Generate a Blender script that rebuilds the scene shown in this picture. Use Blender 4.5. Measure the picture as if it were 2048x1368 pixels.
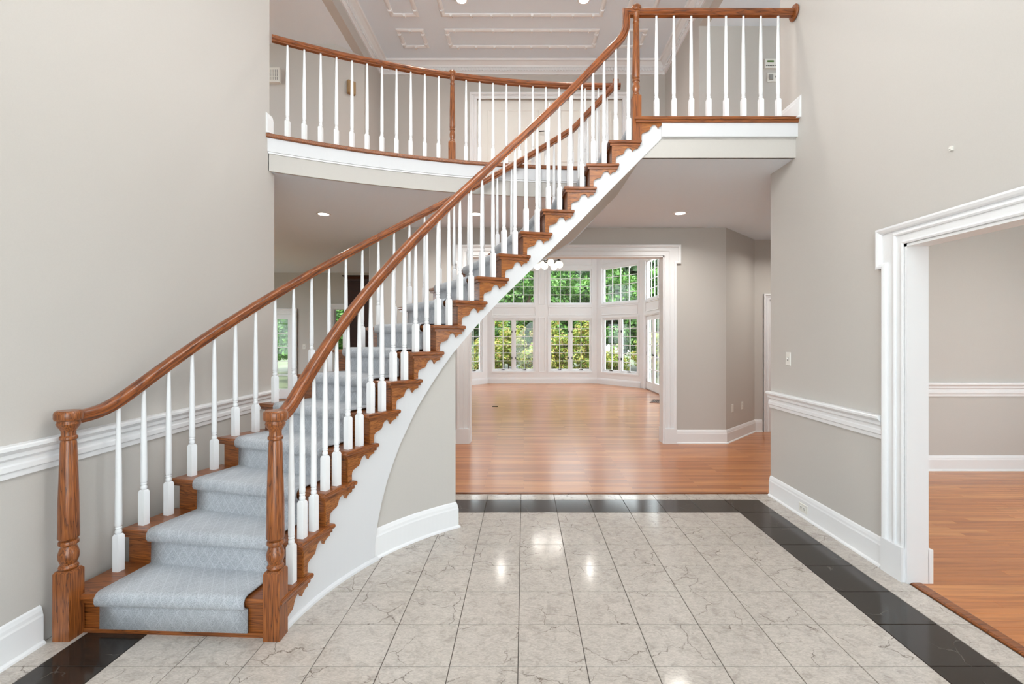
import bpy, bmesh, math, random
from mathutils import Vector, Matrix
random.seed(7)
PI = math.pi
for o in list(bpy.data.objects): bpy.data.objects.remove(o)
scene = bpy.context.scene
C = scene.collection

# ------------------------------------------------------------ camera, world, sun, exposure
CAMZ = 1.464
cd = bpy.data.cameras.new('camera'); cam = bpy.data.objects.new('camera', cd); C.objects.link(cam)
cam.location = (0, 0, CAMZ); cam.rotation_euler = (PI/2, 0, 0)
cd.sensor_width = 36; cd.lens = 938/2048*36
cd.shift_x = -23.5/2048; cd.shift_y = -10/2048
cd.clip_start = .05; cd.clip_end = 300
scene.camera = cam

WORLD = 7.5
w = bpy.data.worlds.new('sky'); scene.world = w; w.use_nodes = True
bg = w.node_tree.nodes['Background']
bg.inputs[0].default_value = (.89, .945, 1, 1); bg.inputs[1].default_value = WORLD

sd = bpy.data.lights.new('sun', 'SUN'); sd.energy = 9; sd.angle = .03; sd.color = (1, .96, .88)
sun = bpy.data.objects.new('sun', sd); C.objects.link(sun)
sun.rotation_euler = Vector((.1, .26, -.96)).to_track_quat('-Z', 'Y').to_euler()
sun.location = (-3, -6, 14)

def portal(loc, rot, sx, sy):
    d = bpy.data.lights.new('daylight_portal', 'AREA'); d.shape = 'RECTANGLE'; d.size = sx; d.size_y = sy
    d.cycles.is_portal = True
    o = bpy.data.objects.new('daylight_portal', d); C.objects.link(o); o.location = loc; o.rotation_euler = rot
    return o
portal((0, -1.28, 1.25), (PI/2, 0, 0), 2.9, 2.5)         # added entrance glazing, faces +Y
portal((0, -1.28, 4.25), (PI/2, 0, 0), 3.6, 2.3)
portal((.577, 14.9, 2.0), (-PI/2, 0, 0), 3.4, 3.4)       # bay
portal((6.6, 2.2, 1.5), (PI/2, 0, PI/2), 3.6, 2.2)       # added right room window
portal((3.56, 9.2, 2.0), (PI/2, 0, PI/2), 2.9, 3.2)
portal((-4.75, 5.35, 4.67), (PI/2, 0, -PI/2), 1.6, 1.4)
portal((4.75, 5.1, 4.67), (PI/2, 0, PI/2), 1.6, 1.4)
portal((-7.1, 8.0, 1.5), (PI/2, 0, -PI/2), 4.0, 2.2)     # left room window

vs = scene.view_settings
vs.view_transform = 'Standard'; vs.look = 'None'; vs.gamma = 1; vs.use_curve_mapping = False
vs.exposure = -0.33

# ------------------------------------------------------------ materials
def srgb(r, g, b):
    f = lambda c: (c/255/12.92) if c/255 <= .04045 else ((c/255+.055)/1.055)**2.4
    return (f(r), f(g), f(b), 1)
def new_mat(name):
    m = bpy.data.materials.new(name); m.use_nodes = True
    nt = m.node_tree; return m, nt, nt.nodes['Principled BSDF']
def N(nt, t, **k):
    n = nt.nodes.new(t)
    for a, v in k.items():
        if a.startswith('i_'):
            key = a[2:]
            n.inputs[int(key) if key.isdigit() else key].default_value = v
        else: setattr(n, a, v)
    return n
def ramp(nt, stops, interp='LINEAR'):
    n = nt.nodes.new('ShaderNodeValToRGB'); cr = n.color_ramp; cr.interpolation = interp
    while len(cr.elements) < len(stops): cr.elements.new(.5)
    for e, (p, c) in zip(cr.elements, stops): e.position = p; e.color = c
    return n
def plain(name, col, rough=.5, noise=0, nscale=60, metal=0, bump=0):
    m, nt, p = new_mat(name); L = nt.links
    p.inputs['Base Color'].default_value = col; p.inputs['Roughness'].default_value = rough
    p.inputs['Metallic'].default_value = metal
    if noise or bump:
        tc = N(nt, 'ShaderNodeTexCoord'); nz = N(nt, 'ShaderNodeTexNoise', i_Scale=nscale, i_Detail=4.0)
        L.new(tc.outputs['Object'], nz.inputs['Vector'])
        if noise:
            a = tuple(c*(1-noise) for c in col[:3])+(1,); b = tuple(min(1, c*(1+noise)) for c in col[:3])+(1,)
            r = ramp(nt, [(.3, a), (.7, b)]); L.new(nz.outputs['Fac'], r.inputs[0]); L.new(r.outputs[0], p.inputs['Base Color'])
        if bump:
            bp = N(nt, 'ShaderNodeBump', i_Strength=bump, i_Distance=.003)
            L.new(nz.outputs['Fac'], bp.inputs['Height']); L.new(bp.outputs[0], p.inputs['Normal'])
    return m
def emit(name, col, s):
    m, nt, p = new_mat(name)
    p.inputs['Base Color'].default_value = col; p.inputs['Emission Color'].default_value = col
    p.inputs['Emission Strength'].default_value = s
    return m
def oak(name, coord='Object', dark=(74, 34, 12), mid=(132, 72, 30), light=(160, 94, 44), rough=.3, sc=(1.2, 24, 24), cathedral=.35):
    m, nt, p = new_mat(name); L = nt.links
    tc = N(nt, 'ShaderNodeTexCoord'); oi = N(nt, 'ShaderNodeObjectInfo')
    mul = N(nt, 'ShaderNodeMath', operation='MULTIPLY', i_1=37.0); L.new(oi.outputs['Random'], mul.inputs[0])
    add = N(nt, 'ShaderNodeVectorMath', operation='ADD'); L.new(tc.outputs[coord], add.inputs[0]); L.new(mul.outputs[0], add.inputs[1])
    mp = N(nt, 'ShaderNodeMapping'); mp.inputs['Scale'].default_value = sc; L.new(add.outputs[0], mp.inputs['Vector'])
    n1 = N(nt, 'ShaderNodeTexNoise', i_Scale=1.0, i_Detail=3.0, i_Distortion=cathedral); L.new(mp.outputs[0], n1.inputs['Vector'])
    # rings from the low frequency noise
    m1 = N(nt, 'ShaderNodeMath', operation='MULTIPLY', i_1=13.0); L.new(n1.outputs['Fac'], m1.inputs[0])
    fr = N(nt, 'ShaderNodeMath', operation='FRACT'); L.new(m1.outputs[0], fr.inputs[0])
    mp2 = N(nt, 'ShaderNodeMapping'); mp2.inputs['Scale'].default_value = (sc[0]*5, sc[1]*9, sc[2]*9); L.new(add.outputs[0], mp2.inputs['Vector'])
    n2 = N(nt, 'ShaderNodeTexNoise', i_Scale=1.0, i_Detail=4.0); L.new(mp2.outputs[0], n2.inputs['Vector'])
    r1 = ramp(nt, [(0, srgb(*mid)), (.55, srgb(*light)), (.85, srgb(*mid)), (1, srgb(*dark))]); L.new(fr.outputs[0], r1.inputs[0])
    r2 = ramp(nt, [(.32, (.36, .3, .26, 1)), (.55, (1, 1, 1, 1))]); L.new(n2.outputs['Fac'], r2.inputs[0])
    mx = N(nt, 'ShaderNodeMix', data_type='RGBA', blend_type='MULTIPLY'); mx.inputs[0].default_value = .8
    L.new(r1.outputs[0], mx.inputs[6]); L.new(r2.outputs[0], mx.inputs[7])
    L.new(mx.outputs[2], p.inputs['Base Color'])
    p.inputs['Roughness'].default_value = rough
    p.inputs['Coat Weight'].default_value = .25; p.inputs['Coat Roughness'].default_value = .2
    return m

WALL = plain('wall_paint', srgb(199, 195, 190), .7, noise=.015, nscale=180)
CEIL = plain('ceiling_paint', srgb(234, 244, 254), .8, noise=.01, nscale=120)
WHITE = plain('white_trim_paint', srgb(238, 239, 241), .4)
WHITE2 = plain('white_trim_dimmed', srgb(219, 220, 223), .6)  # same white as the trim, darkened to offset strong light on stringer and fascias
DOORW = plain('door_white', srgb(236, 235, 230), .45)
OAK = oak('stained_oak')
OAKUV = oak('stained_oak_rail', 'UV', dark=(70, 32, 12), mid=(126, 66, 28), light=(156, 88, 40), sc=(1.2, 18, 18), cathedral=.3)
OAKLT = oak('stained_oak_light', dark=(84, 42, 14), mid=(152, 88, 38), light=(178, 112, 54), sc=(2.2, 20, 20), cathedral=1.2)
DARKWOOD = oak('dark_mahogany', dark=(20, 8, 6), mid=(38, 16, 12), light=(52, 22, 16))
GROUT = plain('grout', srgb(78, 70, 64), .8)
BLACKM = plain('black_metal', srgb(24, 22, 22), .4, metal=.6)
BRONZE = plain('bronze_metal', srgb(70, 60, 50), .35, metal=.8)
IVORY = plain('ivory_plastic', srgb(232, 230, 224), .4)
TANP = plain('tan_plastic', srgb(160, 128, 84), .5)
GREYP = plain('grey_plastic', srgb(150, 150, 148), .4)
LCD = plain('green_lcd', srgb(86, 120, 52), .3)
DARKP = plain('dark_slot', srgb(30, 30, 30), .6)
LENS = emit('lamp_lens', (1, .97, .92, 1), 14)
GLOBE = emit('frosted_globe', (1, .9, .74, 1), 1.1)

def glass_mat():
    m = bpy.data.materials.new('window_glass'); m.use_nodes = True; nt = m.node_tree; nt.nodes.clear(); L = nt.links
    out = N(nt, 'ShaderNodeOutputMaterial'); tr = N(nt, 'ShaderNodeBsdfTransparent'); gl = N(nt, 'ShaderNodeBsdfGlossy', i_Roughness=.02)
    tr.inputs[0].default_value = (.97, .99, .98, 1)
    mx = N(nt, 'ShaderNodeMixShader'); mx.inputs[0].default_value = .03
    L.new(tr.outputs[0], mx.inputs[1]); L.new(gl.outputs[0], mx.inputs[2]); L.new(mx.outputs[0], out.inputs[0])
    return m
GLASS = glass_mat()

def marble(name, base, dark, vein, veinamt, spec=.16):
    m, nt, p = new_mat(name); L = nt.links
    tc = N(nt, 'ShaderNodeTexCoord'); oi = N(nt, 'ShaderNodeObjectInfo')
    mul = N(nt, 'ShaderNodeMath', operation='MULTIPLY', i_1=61.0); L.new(oi.outputs['Random'], mul.inputs[0])
    add = N(nt, 'ShaderNodeVectorMath', operation='ADD'); L.new(tc.outputs['Object'], add.inputs[0]); L.new(mul.outputs[0], add.inputs[1])
    n1 = N(nt, 'ShaderNodeTexNoise', i_Scale=15.0, i_Detail=9.0, i_Roughness=.7, i_Distortion=.8); L.new(add.outputs[0], n1.inputs['Vector'])
    r1 = ramp(nt, [(.28, dark), (.5, base), (.78, tuple(min(1, c*1.12) for c in base[:3])+(1,))]); L.new(n1.outputs['Fac'], r1.inputs[0])
    # wispy light streaks
    mp = N(nt, 'ShaderNodeMapping'); mp.inputs['Rotation'].default_value = (0, 0, .6); mp.inputs['Scale'].default_value = (42, 110, 42); L.new(add.outputs[0], mp.inputs['Vector'])
    n3 = N(nt, 'ShaderNodeTexNoise', i_Scale=1.0, i_Detail=3.0, i_Distortion=1.6); L.new(mp.outputs[0], n3.inputs['Vector'])
    r3 = ramp(nt, [(.35, (.80, .79, .78, 1)), (.65, (1.1, 1.1, 1.1, 1))]); L.new(n3.outputs['Fac'], r3.inputs[0])
    ms = N(nt, 'ShaderNodeMix', data_type='RGBA', blend_type='MULTIPLY'); ms.inputs[0].default_value = .8
    L.new(r1.outputs[0], ms.inputs[6]); L.new(r3.outputs[0], ms.inputs[7])
    # thin crack veins
    nd = N(nt, 'ShaderNodeTexNoise', i_Scale=14.0, i_Detail=5.0); L.new(add.outputs[0], nd.inputs['Vector'])
    sc_ = N(nt, 'ShaderNodeVectorMath', operation='SCALE'); sc_.inputs['Scale'].default_value = .09; L.new(nd.outputs['Color'], sc_.inputs[0])
    ad2 = N(nt, 'ShaderNodeVectorMath', operation='ADD'); L.new(add.outputs[0], ad2.inputs[0]); L.new(sc_.outputs[0], ad2.inputs[1])
    vo = N(nt, 'ShaderNodeTexVoronoi', feature='DISTANCE_TO_EDGE', i_Scale=3.2); L.new(ad2.outputs[0], vo.inputs['Vector'])
    rv = ramp(nt, [(0, (1, 1, 1, 1)), (.009, (0, 0, 0, 1))]); L.new(vo.outputs['Distance'], rv.inputs[0])
    nm = N(nt, 'ShaderNodeTexNoise', i_Scale=5.0, i_Detail=2.0); L.new(add.outputs[0], nm.inputs['Vector'])
    rm = ramp(nt, [(.46, (0, 0, 0, 1)), (.56, (1, 1, 1, 1))]); L.new(nm.outputs['Fac'], rm.inputs[0])
    mm = N(nt, 'ShaderNodeMath', operation='MULTIPLY'); L.new(rv.outputs[0], mm.inputs[0]); L.new(rm.outputs[0], mm.inputs[1])
    m2 = N(nt, 'ShaderNodeMath', operation='MULTIPLY', i_1=veinamt); L.new(mm.outputs[0], m2.inputs[0])
    mx = N(nt, 'ShaderNodeMix', data_type='RGBA'); L.new(m2.outputs[0], mx.inputs[0]); L.new(ms.outputs[2], mx.inputs[6]); mx.inputs[7].default_value = vein
    L.new(mx.outputs[2], p.inputs['Base Color'])
    p.inputs['Roughness'].default_value = spec
    return m
MARBLE = marble('cream_marble', srgb(194, 186, 178), srgb(168, 159, 151), srgb(96, 84, 74), .85, .12)
BLACKT = marble('black_marble', srgb(47, 41, 37), srgb(36, 32, 29), srgb(150, 146, 140), .3, .12)

def plank_floor():
    m, nt, p = new_mat('oak_strip_floor'); L = nt.links
    tc = N(nt, 'ShaderNodeTexCoord')
    br = N(nt, 'ShaderNodeTexBrick', offset=.37, offset_frequency=2, squash=1.0)
    br.inputs['Scale'].default_value = 1; br.inputs['Brick Width'].default_value = 1.05; br.inputs['Row Height'].default_value = .0572
    br.inputs['Mortar Size'].default_value = .0008; br.inputs['Bias'].default_value = 0
    br.inputs['Color1'].default_value = (0, 0, 0, 1); br.inputs['Color2'].default_value = (1, 1, 1, 1); br.inputs['Mortar'].default_value = (.5, .5, .5, 1)
    L.new(tc.outputs['Object'], br.inputs['Vector'])
    mp = N(nt, 'ShaderNodeMapping'); mp.inputs['Scale'].default_value = (2.0, 30, 1); L.new(tc.outputs['Object'], mp.inputs['Vector'])
    nz = N(nt, 'ShaderNodeTexNoise', i_Scale=1.0, i_Detail=6.0, i_Distortion=.5); L.new(mp.outputs[0], nz.inputs['Vector'])
    r0 = ramp(nt, [(0, srgb(162, 96, 48)), (.5, srgb(186, 116, 63)), (1, srgb(202, 136, 80))]); L.new(br.outputs['Color'], r0.inputs[0])
    r1 = ramp(nt, [(.3, (.78, .72, .66, 1)), (.6, (1.03, 1.03, 1.03, 1))]); L.new(nz.outputs['Fac'], r1.inputs[0])
    mx = N(nt, 'ShaderNodeMix', data_type='RGBA', blend_type='MULTIPLY'); mx.inputs[0].default_value = .9
    L.new(r0.outputs[0], mx.inputs[6]); L.new(r1.outputs[0], mx.inputs[7])
    m2 = N(nt, 'ShaderNodeMix', data_type='RGBA'); L.new(br.outputs['Fac'], m2.inputs[0]); L.new(mx.outputs[2], m2.inputs[6]); m2.inputs[7].default_value = srgb(110, 60, 28)
    L.new(m2.outputs[2], p.inputs['Base Color'])
    p.inputs['Roughness'].default_value = .3; p.inputs['Coat Weight'].default_value = .35; p.inputs['Coat Roughness'].default_value = .2
    return m
FLOORW = plank_floor()
def plank_mat():
    m, nt, p = new_mat('oak_plank'); L = nt.links
    tc = N(nt, 'ShaderNodeTexCoord'); oi = N(nt, 'ShaderNodeObjectInfo')
    mul = N(nt, 'ShaderNodeMath', operation='MULTIPLY', i_1=53.0); L.new(oi.outputs['Random'], mul.inputs[0])
    add = N(nt, 'ShaderNodeVectorMath', operation='ADD'); L.new(tc.outputs['Object'], add.inputs[0]); L.new(mul.outputs[0], add.inputs[1])
    mp = N(nt, 'ShaderNodeMapping'); mp.inputs['Scale'].default_value = (2.0, 26, 1); L.new(add.outputs[0], mp.inputs['Vector'])
    nz = N(nt, 'ShaderNodeTexNoise', i_Scale=1.0, i_Detail=6.0, i_Distortion=.9); L.new(mp.outputs[0], nz.inputs['Vector'])
    r0 = ramp(nt, [(0, srgb(180, 112, 62)), (.5, srgb(198, 128, 74)), (1, srgb(210, 144, 88))]); L.new(oi.outputs['Random'], r0.inputs[0])
    r1 = ramp(nt, [(.32, (.72, .66, .6, 1)), (.58, (1.03, 1.03, 1.03, 1))]); L.new(nz.outputs['Fac'], r1.inputs[0])
    mx = N(nt, 'ShaderNodeMix', data_type='RGBA', blend_type='MULTIPLY'); mx.inputs[0].default_value = .85
    L.new(r0.outputs[0], mx.inputs[6]); L.new(r1.outputs[0], mx.inputs[7]); L.new(mx.outputs[2], p.inputs['Base Color'])
    p.inputs['Roughness'].default_value = .3; p.inputs['Coat Weight'].default_value = .15
    return m
PLANK = plank_mat()

def carpet_mat():
    m, nt, p = new_mat('carpet_trellis'); L = nt.links
    tc = N(nt, 'ShaderNodeTexCoord'); sp = N(nt, 'ShaderNodeSeparateXYZ'); L.new(tc.outputs['UV'], sp.inputs[0])
    def line(sgn):
        a = N(nt, 'ShaderNodeMath', operation='MULTIPLY', i_1=1/.064); L.new(sp.outputs[0], a.inputs[0])
        b = N(nt, 'ShaderNodeMath', operation='MULTIPLY', i_1=sgn/.092); L.new(sp.outputs[1], b.inputs[0])
        c = N(nt, 'ShaderNodeMath', operation='ADD'); L.new(a.outputs[0], c.inputs[0]); L.new(b.outputs[0], c.inputs[1])
        f = N(nt, 'ShaderNodeMath', operation='FRACT'); L.new(c.outputs[0], f.inputs[0])
        d = N(nt, 'ShaderNodeMath', operation='SUBTRACT', i_1=.5); L.new(f.outputs[0], d.inputs[0])
        e = N(nt, 'ShaderNodeMath', operation='ABSOLUTE'); L.new(d.outputs[0], e.inputs[0])
        return e
    e1, e2 = line(1), line(-1)
    mn = N(nt, 'ShaderNodeMath', operation='MINIMUM'); L.new(e1.outputs[0], mn.inputs[0]); L.new(e2.outputs[0], mn.inputs[1])
    rl = ramp(nt, [(.02, (1, 1, 1, 1)), (.09, (0, 0, 0, 1))]); L.new(mn.outputs[0], rl.inputs[0])
    nz = N(nt, 'ShaderNodeTexNoise', i_Scale=330.0, i_Detail=2.0); L.new(tc.outputs['Object'], nz.inputs['Vector'])
    nb = N(nt, 'ShaderNodeTexNoise', i_Scale=5.0, i_Detail=3.0); L.new(tc.outputs['Object'], nb.inputs['Vector'])
    r1 = ramp(nt, [(.32, srgb(150, 155, 162)), (.68, srgb(206, 210, 216))]); L.new(nz.outputs['Fac'], r1.inputs[0])
    rb = ramp(nt, [(.35, (.9, .9, .91, 1)), (.6, (1, 1, 1, 1))]); L.new(nb.outputs['Fac'], rb.inputs[0])
    mb = N(nt, 'ShaderNodeMix', data_type='RGBA', blend_type='MULTIPLY'); mb.inputs[0].default_value = 1
    L.new(r1.outputs[0], mb.inputs[6]); L.new(rb.outputs[0], mb.inputs[7])
    fac = N(nt, 'ShaderNodeMath', operation='MULTIPLY', i_1=.3); L.new(rl.outputs[0], fac.inputs[0])
    mx = N(nt, 'ShaderNodeMix', data_type='RGBA'); L.new(fac.outputs[0], mx.inputs[0]); L.new(mb.outputs[2], mx.inputs[6]); mx.inputs[7].default_value = srgb(214, 217, 222)
    L.new(mx.outputs[2], p.inputs['Base Color']); p.inputs['Roughness'].default_value = .95
    p.inputs['Sheen Weight'].default_value = .2
    bp = N(nt, 'ShaderNodeBump', i_Strength=.5, i_Distance=.004); L.new(nz.outputs['Fac'], bp.inputs['Height']); L.new(bp.outputs[0], p.inputs['Normal'])
    return m
CARPET = carpet_mat()

def leaf_mat(name, cols):
    m, nt, p = new_mat(name); L = nt.links
    g = N(nt, 'ShaderNodeNewGeometry'); r = ramp(nt, [(i/(len(cols)-1), srgb(*c)) for i, c in enumerate(cols)])
    L.new(g.outputs['Random Per Island'], r.inputs[0]); L.new(r.outputs[0], p.inputs['Base Color'])
    p.inputs['Roughness'].default_value = .5
    tr = N(nt, 'ShaderNodeBsdfTranslucent'); L.new(r.outputs[0], tr.inputs[0])
    mx = N(nt, 'ShaderNodeMixShader'); mx.inputs[0].default_value = .35
    out = nt.nodes['Material Output']; L.new(p.outputs[0], mx.inputs[1]); L.new(tr.outputs[0], mx.inputs[2]); L.new(mx.outputs[0], out.inputs[0])
    return m
LEAF_T = leaf_mat('tree_leaves', [(34, 62, 22), (52, 92, 30), (76, 124, 44), (108, 152, 66), (60, 104, 36)])
LEAF_D = leaf_mat('dark_leaves', [(24, 44, 20), (36, 64, 26), (50, 84, 34)])
LEAF_S = leaf_mat('shrub_leaves', [(64, 104, 30), (120, 142, 46), (168, 168, 70), (150, 112, 70), (92, 132, 40), (186, 176, 92)])
BARK = plain('bark', srgb(84, 66, 52), .9, noise=.25, nscale=30)
GRASS = plain('lawn', srgb(72, 80, 52), .9, noise=.3, nscale=12)

# ------------------------------------------------------------ mesh helpers
def link(name, me, mat=None, parent=None, smooth=False):
    if mat is not None and not me.materials: me.materials.append(mat)
    o = bpy.data.objects.new(name, me); C.objects.link(o)
    if smooth:
        for p in me.polygons: p.use_smooth = True
    if parent is not None:
        o.parent = parent; o.matrix_parent_inverse = parent.matrix_basis.inverted()
    return o
def mk(name, V, F, mat, parent=None, smooth=False, uv=None):
    me = bpy.data.meshes.new(name); me.from_pydata([tuple(v) for v in V], [], F); me.update()
    if uv is not None:
        l = me.uv_layers.new()
        for p in me.polygons:
            for li in p.loop_indices: l.data[li].uv = uv[me.loops[li].vertex_index]
    return link(name, me, mat, parent, smooth)
def tag(o, label=None, cat=None, group=None, kind=None):
    if label: o['label'] = label
    if cat: o['category'] = cat
    if group: o['group'] = group
    if kind: o['kind'] = kind
    return o
def S(o, label, cat=None):
    return tag(o, label, cat, kind='structure')
def thing(name, label, cat, loc=(0, 0, 0), rz=0, group=None, kind=None):
    o = bpy.data.objects.new(name, None); C.objects.link(o); o.location = loc; o.rotation_euler = (0, 0, rz)
    o.matrix_basis = Matrix.Translation(loc) @ Matrix.Rotation(rz, 4, 'Z'); o.empty_display_size = .1
    return tag(o, label, cat, group, kind)
def child_local(o, parent):            # mesh already in the parent's local frame
    o.parent = parent; o.matrix_parent_inverse = Matrix(); return o
class B:                               # collects shapes into one mesh
    def __init__(s): s.v = []; s.f = []
    def add(s, V, F):
        n = len(s.v); s.v += [tuple(v) for v in V]; s.f += [tuple(i+n for i in f) for f in F]; return s
    def box(s, a, b):
        x0, y0, z0 = a; x1, y1, z1 = b
        return s.add([(x0,y0,z0),(x1,y0,z0),(x1,y1,z0),(x0,y1,z0),(x0,y0,z1),(x1,y0,z1),(x1,y1,z1),(x0,y1,z1)],
                     [(0,3,2,1),(4,5,6,7),(0,1,5,4),(1,2,6,5),(2,3,7,6),(3,0,4,7)])
    def prism(s, poly, z0, z1):
        n = len(poly)
        return s.add([(x,y,z0) for x,y in poly]+[(x,y,z1) for x,y in poly],
                     [tuple(range(n))[::-1], tuple(range(n, 2*n))]+[(i,(i+1)%n,n+(i+1)%n,n+i) for i in range(n)])
    def lathe(s, prof, cx=0, cy=0, seg=16, z0=0):
        V = []; F = []
        for r, z in prof:
            for k in range(seg):
                a = 2*PI*k/seg; V.append((cx+r*math.cos(a), cy+r*math.sin(a), z0+z))
        for j in range(len(prof)-1):
            for k in range(seg):
                k2 = (k+1) % seg; F.append((j*seg+k, j*seg+k2, (j+1)*seg+k2, (j+1)*seg+k))
        F.append(tuple(range(seg))[::-1]); F.append(tuple((len(prof)-1)*seg+k for k in range(seg)))
        return s.add(V, F)
    def sphere(s, c, r, seg=12, rings=8):
        V = []; F = []
        for j in range(1, rings):
            t = PI*j/rings
            for k in range(seg):
                a = 2*PI*k/seg; V.append((c[0]+r*math.sin(t)*math.cos(a), c[1]+r*math.sin(t)*math.sin(a), c[2]-r*math.cos(t)))
        bt = len(V); V.append((c[0], c[1], c[2]-r)); V.append((c[0], c[1], c[2]+r))
        for j in range(rings-2):
            for k in range(seg):
                k2 = (k+1) % seg; F.append((j*seg+k, j*seg+k2, (j+1)*seg+k2, (j+1)*seg+k))
        for k in range(seg):
            k2 = (k+1) % seg; F.append((bt, k2, k)); F.append((bt+1, (rings-2)*seg+k, (rings-2)*seg+k2))
        return s.add(V, F)
    def tube(s, pts, r, seg=8):
        V = []; F = []; n = len(pts); pts = [Vector(p) for p in pts]
        for i, p in enumerate(pts):
            t = (pts[min(i+1, n-1)]-pts[max(i-1, 0)]).normalized()
            a = t.orthogonal().normalized() if i == 0 else (prev - t*prev.dot(t)).normalized()
            prev = a; b = t.cross(a)
            for k in range(seg):
                q = 2*PI*k/seg; V.append(p+a*(r*math.cos(q))+b*(r*math.sin(q)))
        for i in range(n-1):
            for k in range(seg):
                k2 = (k+1) % seg; F.append((i*seg+k, i*seg+k2, (i+1)*seg+k2, (i+1)*seg+k))
        F.append(tuple(range(seg))[::-1]); F.append(tuple((n-1)*seg+k for k in range(seg)))
        return s.add(V, F)
    def sweep(s, path, prof, normal, closed=False):
        """flat mitred sweep: path in the plane with 'normal'; prof = (lateral, along normal); lateral + is left of travel"""
        P = [Vector(p) for p in path]; n = Vector(normal).normalized(); m = len(P); k = len(prof); V = []; F = []
        for i, p in enumerate(P):
            if closed: d0 = (p-P[i-1]).normalized(); d1 = (P[(i+1) % m]-p).normalized()
            else:
                d1 = (P[i+1]-p).normalized() if i < m-1 else (p-P[i-1]).normalized()
                d0 = (p-P[i-1]).normalized() if i > 0 else d1
            l0 = n.cross(d0); l1 = n.cross(d1); l = (l0+l1).normalized(); l = l/max(.25, l.dot(l0))
            for a, b in prof: V.append(p+l*a+n*b)
        for i in range(m if closed else m-1):
            j = (i+1) % m
            for q in range(k):
                q2 = (q+1) % k; F.append((i*k+q, i*k+q2, j*k+q2, j*k+q))
        if not closed: F.append(tuple(range(k))[::-1]); F.append(tuple((m-1)*k+q for q in range(k)))
        return s.add(V, F)
    def build(s, name, mat, parent=None, smooth=False, fix=True):
        me = bpy.data.meshes.new(name); me.from_pydata(s.v, [], s.f)
        if fix:
            bm = bmesh.new(); bm.from_mesh(me); bmesh.ops.recalc_face_normals(bm, faces=bm.faces); bm.to_mesh(me); bm.free()
        me.update()
        return link(name, me, mat, parent, smooth)
def autosmooth(o, ang=35):
    me = o.data
    for p in me.polygons: p.use_smooth = True
    me.set_sharp_from_angle(angle=math.radians(ang)); return o
def localize(o, M, parent=None):
    """mesh given in world coordinates -> own frame M (so the wood grain follows local X)"""
    o.data.transform(M.inverted())
    if parent is not None: o.parent = parent; o.matrix_parent_inverse = parent.matrix_basis.inverted()
    o.matrix_basis = M
    return o
ZUP = Matrix(((0,0,1,0),(0,1,0,0),(-1,0,0,0),(0,0,0,1))).inverted()   # local X -> world Z

def wall(name, label, p0, p1, z0, z1, th=.12, holes=(), mat=None, parent=None):
    """inner face on the line p0->p1, body on the left of the direction of travel; holes = (u0,u1,za,zb)"""
    p0 = Vector((p0[0], p0[1], 0)); p1 = Vector((p1[0], p1[1], 0)); L_ = (p1-p0).length; d = (p1-p0)/L_
    nrm = Vector((-d.y, d.x, 0))
    cl = lambda v, a, b_: min(max(v, a), b_)
    us = sorted({0, L_, *[cl(h[0], 0, L_) for h in holes], *[cl(h[1], 0, L_) for h in holes]}); zs = sorted({z0, z1, *[cl(h[2], z0, z1) for h in holes], *[cl(h[3], z0, z1) for h in holes]})
    inh = lambda u, z: any(h[0] < u < h[1] and h[2] < z < h[3] for h in holes)
    b = B(); pt = lambda u, z, t: p0+d*u+nrm*(th*t)+Vector((0, 0, z))
    solid = lambda i, j: 0 <= i < len(us)-1 and 0 <= j < len(zs)-1 and not inh((us[i]+us[i+1])/2, (zs[j]+zs[j+1])/2)
    for i in range(len(us)-1):
        for j in range(len(zs)-1):
            if not solid(i, j): continue
            a, c, e, f = us[i], us[i+1], zs[j], zs[j+1]
            b.add([pt(a,e,0), pt(c,e,0), pt(c,f,0), pt(a,f,0)], [(0,1,2,3)])
            b.add([pt(a,e,1), pt(c,e,1), pt(c,f,1), pt(a,f,1)], [(3,2,1,0)])
            if not solid(i-1, j): b.add([pt(a,e,0), pt(a,f,0), pt(a,f,1), pt(a,e,1)], [(0,1,2,3)])
            if not solid(i+1, j): b.add([pt(c,e,0), pt(c,f,0), pt(c,f,1), pt(c,e,1)], [(3,2,1,0)])
            if not solid(i, j-1): b.add([pt(a,e,0), pt(c,e,0), pt(c,e,1), pt(a,e,1)], [(3,2,1,0)])
            if not solid(i, j+1): b.add([pt(a,f,0), pt(c,f,0), pt(c,f,1), pt(a,f,1)], [(0,1,2,3)])
    me = bpy.data.meshes.new(name); me.from_pydata([tuple(v) for v in b.v], [], b.f)
    bm = bmesh.new(); bm.from_mesh(me); bmesh.ops.remove_doubles(bm, verts=bm.verts, dist=1e-5); bm.to_mesh(me); bm.free()
    o = link(name, me, mat or WALL, parent)
    if parent is None: S(o, label, 'wall')
    return o

# ------------------------------------------------------------ dimensions
XL, XR = -2.31, 2.285           # foyer side walls
YE = 4.34                       # ends of the foyer side walls
CZ, FZ, TZ, HZ = 2.97, 3.298, 5.89, 5.52   # hall ceiling, upper floor, foyer ceiling, side hall ceiling
YB = 7.57                       # upper back wall

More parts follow.
